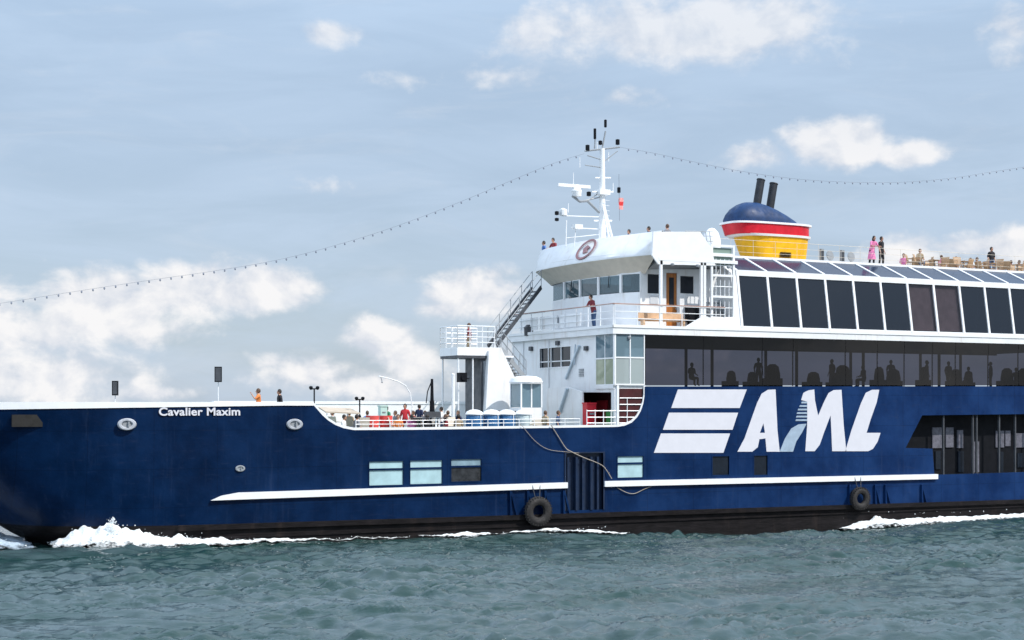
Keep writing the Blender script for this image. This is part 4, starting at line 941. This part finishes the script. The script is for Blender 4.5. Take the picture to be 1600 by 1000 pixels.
mb.path(smo([S(964, 762, -.04), S(980, 770, -.08), S(992, 771, -.08), S(1005, 765, -.06), S(1018, 760, -.04)]), .020)
rp = mb.build('mooring_rope', M['rope']); tag(rp, 'slack pale rope looping down the blue hull over the ribbed door', 'rope')
# ================================================================== loose things
# ------------------------------------------------------------------ people
RIG = {}
def rig(pose):
    """skeleton of one pose, skinned once: returns points, faces, a kind per face and the head's frame"""
    if pose in RIG: return RIG[pose]
    V, Ed, Rd, Kd = [], [], [], []
    def v(p, r): V.append(Vector(p)); Rd.append(r); return len(V)-1
    def e(a, b_, k): Ed.append((a, b_)); Kd.append(k)
    sit = pose == 'sit'; hz = .50 if sit else .93; lean = .16 if pose == 'lean' else (.04 if sit else .0)
    pel = v((0,0,hz), (.14,.11)); wa = v((lean*.4,0,hz+.20), (.13,.10)); ch = v((lean*.9,0,hz+.38), (.155,.105)); nk = v((lean*1.1,0,hz+.53), (.058,.06)); hd_ = v((lean*1.25+.01,0,hz+.62), (.06,.06))
    e(pel, wa, 'torso'); e(wa, ch, 'torso'); e(ch, nk, 'torso'); e(nk, hd_, 'head')
    hands = []
    for s_ in (-1, 1):
        sh = v((lean*.95, .175*s_, hz+.47), (.06,.06)); e(ch, sh, 'torso')
        if pose == 'stand': el_, wr = (-.03, .23*s_, hz+.20), (.06, .235*s_, hz-.04)
        elif pose == 'lean': el_, wr = (lean+.10, .24*s_, hz+.22), (lean+.34, .20*s_, hz+.17)
        elif pose == 'point': el_, wr = ((.16, .26*s_, hz+.30), (.30, .20*s_, hz+.50)) if s_ > 0 else ((-.03, .23*s_, hz+.20), (.06, .235*s_, hz-.04))
        else: el_, wr = (.06, .22*s_, hz+.22), (.28, .16*s_, hz+.14)
        a = v(el_, (.042,.042)); b_ = v(wr, (.028,.032)); e(sh, a, 'sleeve'); e(a, b_, 'arm')
        d = (Vector(wr)-Vector(el_)).normalized(); pm = v(Vector(wr)+d*.075, (.022,.038)); e(b_, pm, 'arm'); hands.append((Vector(wr), d, s_))
        hp = v((0, .09*s_, hz-.05), (.092,.092)); e(pel, hp, 'leg')
        if sit: kn, an, to = (.44, .12*s_, hz-.04), (.42, .12*s_, .09), (.56, .13*s_, .035)
        else: kn, an, to = (.03*(1+s_), .11*s_, .49), (-.02+.05*s_, .12*s_, .09), (.12+.05*s_, .14*s_, .035)
        k = v(kn, (.060,.060)); an_ = v(an, (.040,.040)); t_ = v(to, (.038,.030)); e(hp, k, 'leg'); e(k, an_, 'leg'); e(an_, t_, 'shoe')
    me = bpy.data.meshes.new('rig'); me.from_pydata([tuple(p) for p in V], Ed, []); o = bpy.data.objects.new('rig', me); COL.objects.link(o)
    o.modifiers.new('s', 'SKIN'); ss = o.modifiers.new('u', 'SUBSURF'); ss.levels = 1
    for i, sv in enumerate(me.skin_vertices[0].data): sv.radius = Rd[i]; sv.use_root = i == 0
    bpy.context.view_layer.update(); me2 = bpy.data.meshes.new_from_object(o.evaluated_get(bpy.context.evaluated_depsgraph_get()))
    P_ = [v_.co.copy() for v_ in me2.vertices]; N_ = [v_.normal.copy() for v_ in me2.vertices]; Fc = [tuple(p.vertices) for p in me2.polygons]; kind = []
    for f in Fc:
        c = sum((P_[i] for i in f), Vector())/len(f); bk, bd_ = None, 9
        for (a, b_), k in zip(Ed, Kd):
            A_, B_ = V[a], V[b_]; t_ = max(0, min(1, (c-A_).dot(B_-A_)/(B_-A_).length_squared)); dd = (c-A_.lerp(B_, t_)).length-(Rd[a][0]+(Rd[b_][0]-Rd[a][0])*t_)
            if dd < bd_: bd_, bk = dd, k
        kind.append(bk)
    bpy.data.objects.remove(o)
    RIG[pose] = (P_, N_, Fc, kind, V[hd_]+Vector((.015,0,.065)), hands); return RIG[pose]
PN = 0
def person(loc, rz, pose, top, bottom, label, group=None, hair='hair', skin='skin', long_hair=False, dress=False, h=1.72):
    P_, N_, Fc, kind, hc, hands = rig(pose)
    root = thing('person', loc, label, 'person', group, rz); root.scale = (h/1.72,)*3
    mb = MB(); mb.v = [tuple(p) for p in P_]; mb.f = list(Fc); mb.mi = [0]*len(Fc)
    mb.sphere(hc, .105, 12, 9, (.93, .78, 1.18)); mb.sphere(hc+Vector((.100, 0, -.012)), .022, 6, 5, (1, .7, 1.2))
    for s_ in (-1, 1): mb.sphere(hc+Vector((-.005, .084*s_, -.005)), .024, 6, 5, (.8, .5, 1.3))
    mb.sphere(hc+Vector((.07, 0, -.085)), .035, 7, 5, (1, 1, .7))
    for wr, d, s_ in hands:
        up_ = d.cross(Vector((0, 1, 0))).normalized(); sd_ = d.cross(up_)
        for k, ln_ in enumerate((.065, .075, .07, .055)):
            q = wr+d*.10+up_*(.026-.0175*k); cd_ = (d*.9+sd_*(-.35*s_)).normalized(); mb.tube(q, q+d*ln_*.55, .0085, 5, .008); mb.tube(q+d*ln_*.55, q+d*ln_*.55+cd_*ln_*.5, .008, 5, .006)
        q = wr+d*.045+up_*.03; mb.tube(q, q+(d*.7+up_*.6)*.05, .010, 5, .008)
    mb.cur = 1
    for s_ in (-1, 1): mb.sphere(hc+Vector((.090, .034*s_, .012)), .012, 5, 4)
    mb.cur = 2; mb.sphere(hc+Vector((.094, 0, -.058)), .018, 6, 4, (.5, 1.1, .35))
    mb.build('body', [M[skin], M['black'], M['redcloth']], root)
    def cloth(name, kinds, m, off, skirt=False):
        c = MB(); use = {}
        for f, k in zip(Fc, kind):
            if k in kinds:
                for i in f:
                    if i not in use: use[i] = len(c.v); c.v.append(tuple(P_[i]+N_[i]*off))
                c.f.append(tuple(use[i] for i in f)); c.mi.append(0)
        if skirt: c.lathe((0, 0, 0), [(.25, .38), (.21, .62), (.165, .90), (.13, 1.08)], 14)
        c.build(name, m, root)
    cloth('shirt' if not dress else 'dress', ('torso', 'sleeve'), CLO[top], .016, dress)
    cloth('trousers', ('leg',), CLO[bottom], .014); cloth('shoes', ('shoe',), M['black'], .012)
    hb_ = MB(); c = hc+Vector((-.018, 0, .018)); n_, m_ = 12, 8
    hb_.sphere(c, .115, n_, m_, (.95, .84, 1.12))
    cut = [i for i, p in enumerate(hb_.v) if p[0]-c.x > .055 and p[2]-c.z < .055 or p[2]-c.z < -.075]
    cs = set(cut); hb_.f = [f for f in hb_.f if not all(i in cs for i in f)]; hb_.mi = [0]*len(hb_.f)
    if long_hair: hb_.lathe(c+Vector((-.045, 0, -.30)), [(.05, 0), (.085, .10), (.09, .28)], 8)
    hb_.build('hair', M[hair], root)
    return root
ROOFZ = 14.58; SUNZ = 14.86; FOREZ = 4.6; BOWZ = 5.2
def at(px, Y, z): p = S(px, 500, Y); return (p.x, Y, z)
def atf(px, X, z): p = T(px, 500, X); return (X, p.y, z)
PI = math.pi
person(atf(928, 6.75, ZD), PI*1.05, 'lean', 'maroon', 'denim', 'dark-haired person in a dark red top at the rail below the bridge windows', 'people on board', h=1.80)
person(atf(850, 9.0, ROOFZ+.12), PI*.95, 'stand', 'blue', 'denim', 'person in a blue top at the far left corner of the bridge roof', 'people on board')
person(atf(868, 8.9, ROOFZ+.12), PI*1.1, 'lean', 'maroon', 'denim', 'person in a dark red top on the bridge roof left of the oval badge', 'people on board')
person(at(1043, 1.9, ROOFZ), PI*.6, 'stand', 'grey', 'denim', 'brown-haired head above the bright side panel of the bridge roof', 'people on board', hair='hair2')
person(at(1014, 4.0, ROOFZ+.1), PI*.9, 'stand', 'navy', 'denim', 'dark head showing over the bridge roof just left of the bright panel', 'people on board')
person(at(983, 5.0, ROOFZ+.0), PI*1.1, 'stand', 'navy', 'denim', 'dark head over the bridge roof close to the mast foot', 'people on board')
person(at(1362, 3.75, SUNZ), -PI*.5, 'lean', 'pink', 'black', 'person in a long pink dress by the sun deck rail', 'people on board', long_hair=True, dress=True, h=1.76)
person(at(1377, 4.05, SUNZ), -PI*.4, 'stand', 'black', 'black', 'person in black standing next to the pink dress on the sun deck', 'people on board', h=1.82)
person(at(1549, 6.2, SUNZ+.05), -PI*.55, 'stand', 'black', 'denim', 'person in black standing among the teak chairs on the sun deck', 'people on board', h=1.86)
person(at(1528, 7.4, SUNZ+.05), PI*.9, 'sit', 'grey', 'denim', 'seated person just left of the standing one in black on the sun deck', 'people on board', hair='hair2')
person(at(1565, 7.4, SUNZ), PI*1.1, 'sit', 'khaki', 'denim', 'seated person just right of the standing one in black on the sun deck', 'people on board', hair='hair2')
person(at(1437, 5.8, SUNZ+.15), -PI*.6, 'sit', 'khaki', 'denim', 'lone seated person at the left end of the teak chairs', 'people on board', hair='hair2')
person(at(733, 5.6, 9.1), PI*.8, 'stand', 'maroon', 'khaki', 'person in a dark red top on the forward look-out platform', 'people on board', hair='hair2')
person(at(404, 2.6, BOWZ+.28), PI*.9, 'point', 'orange', 'denim', 'sunlit person with one arm raised behind the bow bulwark', 'people on board', hair='hair2')
person(at(437, 2.6, BOWZ+.25), PI*1.0, 'stand', 'black', 'black', 'person in black behind the bow bulwark', 'people on board')
person(at(633, 3.0, FOREZ+.15), -PI*.7, 'stand', 'red', 'black', 'person in a bright red shirt on the foredeck', 'people on board')
person(at(690, 4.2, FOREZ+.1), PI*.8, 'stand', 'white', 'navy', 'person in a white shirt on the foredeck beside the black deck crane', 'people on board', h=1.62)
person(at(655, 5.4, FOREZ+.25), PI*.2, 'stand', 'navy', 'denim', 'person in navy on the foredeck right of the red shirt', 'people on board', h=1.6)
person(at(604, 5.4, FOREZ+.1), PI*.2, 'stand', 'green', 'denim', 'person in a green top on the foredeck behind the red tables', 'people on board', h=1.66)
person(at(805, 2.2, FOREZ), PI*.2, 'stand', 'black', 'black', 'person in black beside the pale raft canister in front of the kiosk', 'people on board', h=1.5)
for i, (px, Y, pose, tp, lb) in enumerate([(1185,3.2,'stand','black','shadowy figure behind the smoked glass over the first slanted letter'), (1300,3.4,'stand','black','tall shadowy figure standing behind the smoked glass in mid saloon'),
        (1350,2.2,'sit','navy','seated figure left of the middle behind the smoked glass'), (1392,3.0,'stand','black','shadowy figure behind the smoked glass leaning beside a seated group'), (1448,2.6,'stand','grey','shadowy figure behind the smoked glass below the light lounge blinds'),
        (1482,3.6,'stand','black','shadowy figure behind the smoked glass right of the blinds'), (1514,2.4,'sit','black','seated figure behind the smoked glass above the right side opening'), (1548,3.2,'stand','navy','second last shadowy figure behind the smoked glass towards the right edge'), (1588,2.8,'sit','black','seated figure behind the smoked glass at the right edge'), (1080,3.0,'sit','black','seated figure behind the smoked glass above the striped mark')]):
    person(at(px, Y, 7.42 if pose == 'stand' else 7.5), PI*(.2+.37*i), pose, tp, 'black', lb, 'people behind the smoked glass', skin='skin2')
# ------------------------------------------------------------------ chairs and tables
def chair(loc, rz, m, label, group, w_=.52):
    r = thing('deck_chair', loc, label, 'chair', group, rz)
    mb = MB(); mb.box(-.22, .24, -w_/2, w_/2, .42, .46); mb.build('seat', m, r)
    mb = MB(); mb.poly([(-.20,-w_/2,.46), (-.20,w_/2,.46), (-.32,w_/2,.92), (-.32,-w_/2,.92)], (-.03,0,0)); mb.build('backrest', m, r)
    for x in (-.20, .20):
        for y in (-w_/2+.03, w_/2-.03): mb = MB(); mb.tube((x, y, 0), (x, y, .44), .02, 6); mb.build('leg', m, r)
    for s_ in (-1, 1): mb = MB(); mb.tube((-.24, s_*w_/2, .66), (.22, s_*w_/2, .64), .02, 6); mb.tube((.2, s_*w_/2, .64), (.2, s_*w_/2, .44), .016, 6); mb.build('armrest', m, r)
    return r
def table(loc, m, label, group, w_=.8, h=.74, leg=M['grey'], name='table', cat='table'):
    r = thing(name, loc, label, cat, group)
    mb = MB(); mb.lathe((0,0,h-.04), [(w_/2-.02,0),(w_/2,.01),(w_/2,.03),(w_/2-.02,.04)], 18); mb.build('tabletop', m, r)
    mb = MB(); mb.tube((0,0,.03), (0,0,h-.04), .035, 8); mb.build('pedestal', leg, r)
    mb = MB(); mb.lathe((0,0,0), [(.26,0),(.26,.02),(.06,.05)], 14); mb.build('base', leg, r)
    return r
teakc = chair(at(1424, 4.4, SUNZ), -PI*.3, M['teak'], 'leftmost teak deck chair of the row on the sun deck', 'teak chairs on the sun deck')
pos = ['just right of the leftmost one', 'left of the lone seated person', 'right of the lone seated person', 'before the first round table', 'beside the first round table', 'midway along the row', 'just past the middle of the row', 'left of the seated pair', 'beside the standing person in black', 'in front of the standing person in black', 'right of the standing person in black', 'near the right edge', 'second from the right edge', 'at the right edge']
for i, px in enumerate((1436,1449,1462,1474,1487,1499,1511,1522,1536,1546,1559,1572,1584,1596)):
    dup(teakc, at(px, 4.1+(i*37 % 5)*.55, SUNZ), -PI*.3+(i*53 % 7)*.9, 'teak deck chair on the sun deck, '+pos[i], 'teak chairs on the sun deck')
pos2 = ['behind the leftmost chair', 'behind the lone seated person', 'behind the first round table', 'behind the second round table', 'behind the middle of the front row', 'just left behind the person in black', 'just right behind the person in black', 'far back near the right edge', 'far back at the right edge']
for i, px in enumerate((1430,1452,1468,1493,1508,1533,1562,1578,1598)):
    dup(teakc, at(px, 6.0+(i*29 % 5)*.4, SUNZ), 1+(i*53 % 7)*.9, 'teak chair in the second sun deck row, '+pos2[i], 'teak chairs on the sun deck')
tt = table(at(1460, 5.2, SUNZ), M['teak'], 'round teak table nearest the lone seated person', 'teak tables on the sun deck')
for px, lb in ((1505,'round teak table midway along the teak chairs'), (1555,'round teak table in front of the standing person in black'), (1590,'round teak table at the right edge of the sun deck')):
    dup(tt, at(px, 5.0, SUNZ), 0, lb, 'teak tables on the sun deck')
def folded(loc, label):   # table folded upright on its stand
    r = thing('folded_table', loc, label, 'folded table', 'folded round tables', -PI*.45)
    mb = MB(); mb.lathe((0,0,.50), [(.30,-.02),(.31,0),(.30,.02)], 18, axis=(1,0,.15)); mb.build('tabletop', M['grey'], r)
    mb = MB(); mb.tube((-.06,0,0), (-.06,0,.5), .03); mb.tube((-.2,-.2,.02), (.15,.2,.02), .025); mb.build('stand', M['grey'], r); return r
f0 = folded(at(1297, 3.9, SUNZ), 'grey round table folded upright, the one nearer the funnel'); dup(f0, at(1330, 3.9, SUNZ), -PI*.45, 'grey round table folded upright, the one further from the funnel', 'folded round tables')
def post(loc, label, hh=.85):
    r = thing('deck_heater_post', loc, label, 'post', 'slatted posts on the sun deck')
    mb = MB(); mb.box(-.11, .11, -.08, .08, 0, hh); mb.build('post_body', M['grey'], r)
    mb = MB(); mb.box(-.15, .15, -.12, .12, 0, .05); mb.build('base', M['darkgrey'], r); mb = MB(); mb.box(-.08, .08, -.10, -.08, .15, hh-.1); mb.build('panel', M['darkgrey'], r); return r
post(at(1284, 3.8, SUNZ), 'grey upright box post between the funnel and the first folded table'); post(at(1316, 3.8, SUNZ), 'grey upright box post between the two folded tables')
# foredeck
redt = table(at(582, 2.4, FOREZ), M['redcloth'], 'tall bar table with red top, the left one of the foredeck pair', 'red bar tables', w_=.66, h=1.28, leg=M['redcloth'])
mb = MB(); mb.lathe((0,0,.62), [(.30,0),(.32,.3),(.335,.68)], 18); mb.build('cloth', mat('pinkish_red_cloth', (.72,.09,.08), .8, var=.2), redt)
dup(redt, at(603, 2.6, FOREZ), 0, 'tall bar table with red top, the right one of the foredeck pair', 'red bar tables')
wc = chair(at(524, 2.2, FOREZ+.35), .6, M['offwhite'], 'cream chair under the small beige awning', 'foredeck chairs')
for px, Y, lb, dz in ((548, 2.6, 'cream chair right of the beige awning', .35), (567, 2.2, 'cream chair just left of the red tables', .3), (618, 2.2, 'cream chair between the red tables and the red shirt', .3), (648, 2.3, 'cream chair right of the person in red', .3), (668, 2.6, 'cream chair at the foot of the black deck crane', .3), (706, 2.4, 'cream chair behind the white post', .3), (822, 1.6, 'cream chair in front of the kiosk', .2), (840, 1.9, 'cream chair right of the kiosk front', .2)):
    dup(wc, at(px, Y, FOREZ+dz), .4+px*.7, lb, 'foredeck chairs')
dt = table(at(684, 1.6, FOREZ), M['darkgrey'], 'dark round table near the white post on the foredeck', 'dark foredeck tables', w_=1.1, h=1.2, leg=M['darkgrey'])
dup(dt, at(655, 1.7, FOREZ), 0, 'dark round table right of the person in red', 'dark foredeck tables')
for px, Y, pose, tp, lb in ((546, 3.6, 'stand', 'khaki', 'person in khaki behind the cream chairs right of the awning'), (646, 3.2, 'stand', 'maroon', 'person in maroon close behind the one in bright red'), (664, 3.6, 'stand', 'grey', 'person in grey just left of the black deck crane'),
        (700, 5.0, 'stand', 'black', 'person in black standing left of the plain white post'), (716, 3.6, 'stand', 'navy', 'person in navy below the black floodlight'), (520, 4.6, 'stand', 'white', 'person in white behind the beige awning'), (574, 5.0, 'stand', 'blue', 'person in blue standing behind the left red bar table'), (618, 4.4, 'stand', 'grey', 'person in grey standing left of the bright red shirt'), (852, 1.6, 'stand', 'khaki', 'person in khaki at the rail right of the kiosk'), (872, 2.6, 'stand', 'denim', 'person in denim blue before the sloping white plate'), (780, 3.2, 'stand', 'white', 'person in white behind the blue drums')):
    person(at(px, Y, FOREZ-.12), px*.9, pose, tp, 'denim', lb, 'people on board', h=1.64, hair='hair2')
for px, Y, tp, lb in ((536, 1.6, 'white', 'seated person in white in front of the beige awning'), (556, 1.8, 'grey', 'seated person in grey just left of the red bar tables'), (622, 2.0, 'orange', 'seated person in orange left of the one standing in bright red'),
        (644, 1.8, 'pink', 'seated person in pink right of the one standing in bright red'), (668, 1.5, 'black', 'seated person in black before the black deck crane'), (698, 1.6, 'maroon', 'seated person in maroon just left of the white post'), (716, 1.8, 'khaki', 'seated person in khaki just right of the white post')):
    person(at(px, Y, FOREZ+.05), px*1.3, 'sit', tp, 'denim', lb, 'people on board', hair='hair2' if px % 4 else 'hair')
mob = random.Random(12); tops_ = ['white','red','blue','grey','khaki','pink','navy','maroon']
side_lb = {1412: 'left of the teak chairs', 1470: 'among the left teak chairs', 1494: 'behind the middle of the teak chairs', 1517: 'left of the standing pair of heads', 1580: 'near the right edge', 1594: 'at the right edge'}
for px, lb in side_lb.items(): person(at(px, 7.6+mob.random(), SUNZ+.1), mob.random()*6, 'sit', mob.choice(tops_), 'denim', 'seated person far back on the sun deck, '+lb, 'people on board', hair='hair2')
# beige awning
aw = thing('awning', at(527, 2.6, FOREZ), 'small beige awning on white posts at the left end of the foredeck', 'awning')
mb = MB(); mb.poly([(-.9,-.8,1.45),(.9,-.8,1.38),(1.0,.8,1.62),(-.7,.8,1.68)], (0,0,.06)); mb.build('canopy', mat('beige_canvas', (.45,.38,.30), .8, var=.15), aw)
for x, y in ((-.8,-.7),(.8,-.7),(.8,.7),(-.6,.7)): mb = MB(); mb.tube((x,y,0), (x,y,1.42), .03); mb.build('post', M['whitetrim'], aw)
# lamps
def lamp(loc, hh, label, w_=.42):
    r = thing('deck_lamp', loc, label, 'lamp', 'black deck lamps')
    mb = MB(); mb.tube((0,0,0), (0,0,hh), .035, 6); mb.tube((-w_/2,0,hh), (w_/2,0,hh+.02), .03, 6); mb.build('pole', M['black'], r)
    for s_ in (-1, 1): mb = MB(); mb.lathe((s_*w_/2*.8,0,hh-.04), [(.04,0),(.10,.08),(.09,.16),(.02,.19)], 8); mb.build('lamp_head', M['black'], r)
    mb = MB(); mb.lathe((0,0,hh*.55), [(.03,0),(.08,.06),(.08,.14),(.03,.2)], 8); mb.build('junction_box', M['black'], r); return r
lamp(at(491, 1.4, BOWZ), 2.0, 'black twin deck lamp standing where the bulwark starts to dip'); lamp(at(562, 2.4, FOREZ), 2.1, 'black twin deck lamp on the foredeck between the awning and the red tables')
def speaker(px, py, Y, w_, h_, label, dz):
    p = S(px, py, Y); r = thing('deck_speaker', (p.x, Y, BOWZ), label, 'loudspeaker', 'black loudspeakers on the bow', -.3); z = p.z-BOWZ
    mb = MB(); mb.box(-w_/2, w_/2, -.2, .2, z-h_/2, z+h_/2); mb.build('cabinet', M['black'], r); mb = MB(); mb.tube((0,0,0), (0,0,z-h_/2), .022); mb.build('pole', M['whitetrim'], r)
    mb = MB(); mb.box(-w_/2+.04, w_/2-.04, -.215, -.2, z-h_/2+.05, z+h_/2-.05); mb.build('grille', M['darkgrey'], r)
speaker(180, 606.5, 1.2, .26, .66, 'narrow black loudspeaker on a pole over the bow, the left one', 0); speaker(341, 585, 1.8, .34, .72, 'wider black loudspeaker on a tall pole right of the ship name', 0)
# small white davit crane, black deck crane, white post, floodlight
dv = thing('davit', at(648, 3.4, FOREZ), 'white curved davit arm rising from the foredeck', 'davit')
o_ = Vector(at(648, 3.4, FOREZ)); q = lambda x, y: S(x, y, 3.4)-o_
mb = MB(); mb.tube((0,0,0), q(645, 640), .09, 8); mb.path([q(645,640), q(641,615), q(634,603), q(622,596), q(606,591), q(592,588)], .030, 6); mb.build('arm', M['whitetrim'], dv)
mb = MB(); mb.tube(q(595,589), q(597,596), .02); mb.sphere(q(597,597), .05); mb.build('hook', M['grey'], dv)
o_ = Vector(at(676, 3.0, FOREZ)); dk = thing('deck_crane', o_, 'black upright deck crane on the foredeck', 'crane'); q = lambda x, y: S(x, y, 3.0)-o_
mb = MB(); mb.tube((0,0,0), q(675, 626), .16, 10, .12); mb.tube(q(675,626), q(675,592), .10, 8, .07); mb.build('column', M['black'], dk)
mb = MB(); mb.box(-.35, .35, -.25, .25, 1.2, 1.5); mb.build('winch', M['darkgrey'], dk); mb = MB(); mb.path([q(675,594), q(668,612), q(666,630)], .03); mb.build('strut', M['black'], dk)
o_ = Vector(at(708, 3.0, FOREZ)); wp_ = thing('signal_post', o_, 'plain white post standing beside the look-out platform', 'post')
mb = MB(); mb.tube((0,0,0), S(708, 586, 3.0)-o_, .09, 8); mb.build('shaft', M['whitetrim'], wp_); mb = MB(); mb.lathe(S(708, 586, 3.0)-o_, [(.10,0),(.10,.05),(.03,.09)], 8); mb.build('cap', M['whitetrim'], wp_)
c = S(722, 590, 4.2); mb = MB(); mb.box(c.x-.22, c.x+.20, 4.0, 4.4, c.z-.24, c.z+.26); mb.tube(c, c+Vector((.55,.3,-.05)), .03); mb.tube(c+Vector((0,-.2,0)), c+Vector((0,-.26,0)), .15, 12)
tag(mb.build('floodlight', M['black']), 'black floodlight on a bracket under the look-out platform', 'floodlight')
# life raft canisters: blue drums with domed white lids
def raft(loc, label, m):
    r = thing('raft_canister', loc, label, 'raft canister', 'raft canisters in a row')
    mb = MB(); mb.lathe((0,0,.75), [(.30,0),(.42,.06),(.45,.45),(.42,.85),(.38,.90)], 16); mb.build('drum', m, r)
    mb = MB(); mb.lathe((0,0,1.63), [(.46,0),(.47,.06),(.38,.18),(.20,.26),(.01,.28)], 16); mb.build('lid', M['whitetrim'], r)
    for y in (-.25, .25): mb = MB(); mb.box(-.4, .4, y-.05, y+.05, 0, .75); mb.build('cradle', M['whitetrim'], r)
    for a in (.0, 2.1, 4.2): mb = MB(); mb.tube((.455*math.cos(a-1.2), .455*math.sin(a-1.2), .8), (.455*math.cos(a-1.2), .455*math.sin(a-1.2), 1.65), .022, 5); mb.build('strap', M['whitetrim'], r)
    return r
rz_ = FOREZ-.30
raft(at(741, 1.6, rz_), 'blue drum with white lid, leftmost of the row before the kiosk', M['bluecover']); raft(at(768, 1.6, rz_), 'blue drum with white lid, second from the left in the row', M['bluecover'])
raft(at(792, 1.7, rz_), 'blue drum with white lid, third in the row', M['bluecover']); raft(at(818, 1.9, rz_), 'pale grey drum with white lid, rightmost of the row', mat('pale_cover', (.42,.50,.52), .6, var=.2)) 
# kiosk
o_ = Vector(at(822, 3.0, FOREZ)); kk = thing('kiosk', o_, 'small white kiosk with glazed sides in front of the deckhouse', 'kiosk')
mb = MB(); mb.lathe((0,0,2.95), [(.86,0),(.90,.10),(.80,.30),(.55,.40),(.01,.44)], 18); mb.build('roof', M['whitetrim'], kk)
mb = MB(); mb.box(-.62, .62, -.62, .62, 0, 1.7)
mb.build('counter', M['white'], kk)
for x, y in ((-.6,-.6),(.6,-.6),(.6,.6),(-.6,.6),(0,-.6)): mb = MB(); mb.box(x-.035, x+.035, y-.035, y+.035, 1.7, 2.97); mb.build('post', M['whitetrim'], kk)
for x0_, x1_ in ((-.56,-.04),(.04,.56)): mb = MB(); mb.box(x0_, x1_, -.605, -.595, 1.72, 2.95); mb.build('window', M['glass_corner'], kk)
mb = MB(); mb.box(-.605, -.595, -.56, .56, 1.72, 2.95); mb.build('window', M['glass_corner'], kk)
# things in the side passage
def locker(loc, w_, h_, d, m, name, label, cat, lidm=None):
    r = thing(name, loc, label, cat)
    mb = MB(); mb.box(-w_/2, w_/2, -d/2, d/2, 0, h_); mb.build('bin_body', m, r); mb = MB(); mb.box(-w_/2-.03, w_/2+.03, -d/2-.03, d/2+.03, h_, h_+.07); mb.build('lid', lidm or m, r)
    mb = MB(); mb.box(-w_/4, w_/4, -d/2-.03, -d/2, h_*.7, h_*.75); mb.build('handle', M['grey'], r)
locker(at(955, .55, FOREZ+.55), .42, .95, .4, M['green'], 'bin', 'green bin behind the railing of the side passage', 'bin')
locker(at(921, 1.6, FOREZ), .55, 1.9, .5, M['red'], 'fire_locker', 'red fire locker standing in the dark passage left of the post', 'locker')
locker(at(598, 3.6, FOREZ+.75), .36, 1.0, .35, mat('mint_paint', (.45,.66,.60), .5), 'locker', 'pale mint locker behind the red bar tables', 'locker')
# ------------------------------------------------------------------ tyre fenders
def tyre(px, py, R_, label):
    c = S(px, py, -.36); r = thing('tyre_fender', (c.x, -.36, c.z), label, 'tyre fender', 'tyre fenders on the hull')
    mb = MB(); mb.torus((0,0,0), R_*.70, R_*.30, (0,1,0), 30, 10, .85)
    for i in range(30): a = 2*PI*i/30; d = Vector((math.cos(a), 0, math.sin(a))); mb.beam(d*R_*.93+Vector((0,-.16,0)), d*R_*.93+Vector((0,.16,0)), .05, .07, up=d)
    mb.build('tyre', M['rubber'], r)
    mb = MB(); mb.tube((-.10,.05,R_*.7), (-.22,.22,R_+.55), .022); mb.tube((.10,.05,R_*.7), (.22,.22,R_+.55), .022); mb.build('chain', M['darkgrey'], r)
tyre(841, 799, .76, 'big black tyre fender hanging by the ribbed hull door'); tyre(1344, 779, .66, 'smaller black tyre fender under the right end of the white lettering')
# ------------------------------------------------------------------ strings of bulbs
def bulbs(name, pts, label, step):
    P_ = [Vector(p) for p in pts]; fine = []
    for i in range(len(P_)-1):
        p0 = P_[max(i-1, 0)]; p1 = P_[i]; p2 = P_[i+1]; p3 = P_[min(i+2, len(P_)-1)]
        for k in range(12): u = k/12; fine.append(.5*((2*p1)+(p2-p0)*u+(2*p0-5*p1+4*p2-p3)*u*u+(3*p1-p0-3*p2+p3)*u**3))
    fine.append(P_[-1]); r = thing(name, P_[0], label, 'string lights', 'strings of bulbs', world=True)
    mb = MB(); mb.path(fine, .008, 4); mb.build('wire', M['cable'], r)
    acc_ = 0; src = None; n_ = 0
    for a, b_ in zip(fine[:-1], fine[1:]):
        L = (b_-a).length; acc_ += L
        while acc_ > step and n_ < 98:
            acc_ -= step; q_ = b_.lerp(a, acc_/max(L, 1e-6)) if acc_ < L else b_; n_ += 1
            if src is None: mb = MB(); mb.lathe((0,0,0), [(.02,0),(.045,-.05),(.04,-.10),(.01,-.13)], 6); src = mb.build('bulb', M['bulb']); src.parent = r; o_ = src
            else: o_ = src.copy(); COL.objects.link(o_); o_.parent = r
            o_.location = q_-P_[0]
    return r
g = lambda l, Y0, Y1: [S(x, y, Y0+(Y1-Y0)*i/(len(l)-1)) for i, (x, y) in enumerate(l)]
bulbs('string_lights', g([(913,240),(860,257),(780,290),(700,323),(600,360),(500,390),(420,409),(330,424),(240,437),(120,455),(0,474),(-60,482)], 6, 6), 'string of small bulbs sagging from the masthead left towards the bow', .55)
bulbs('string_lights', g([(968,230),(1020,239),(1080,252),(1150,266),(1230,278),(1310,284),(1400,285),(1480,279),(1560,267),(1640,254),(1700,240)], 6, 6), 'string of small bulbs running from the masthead right over the funnel', .60)
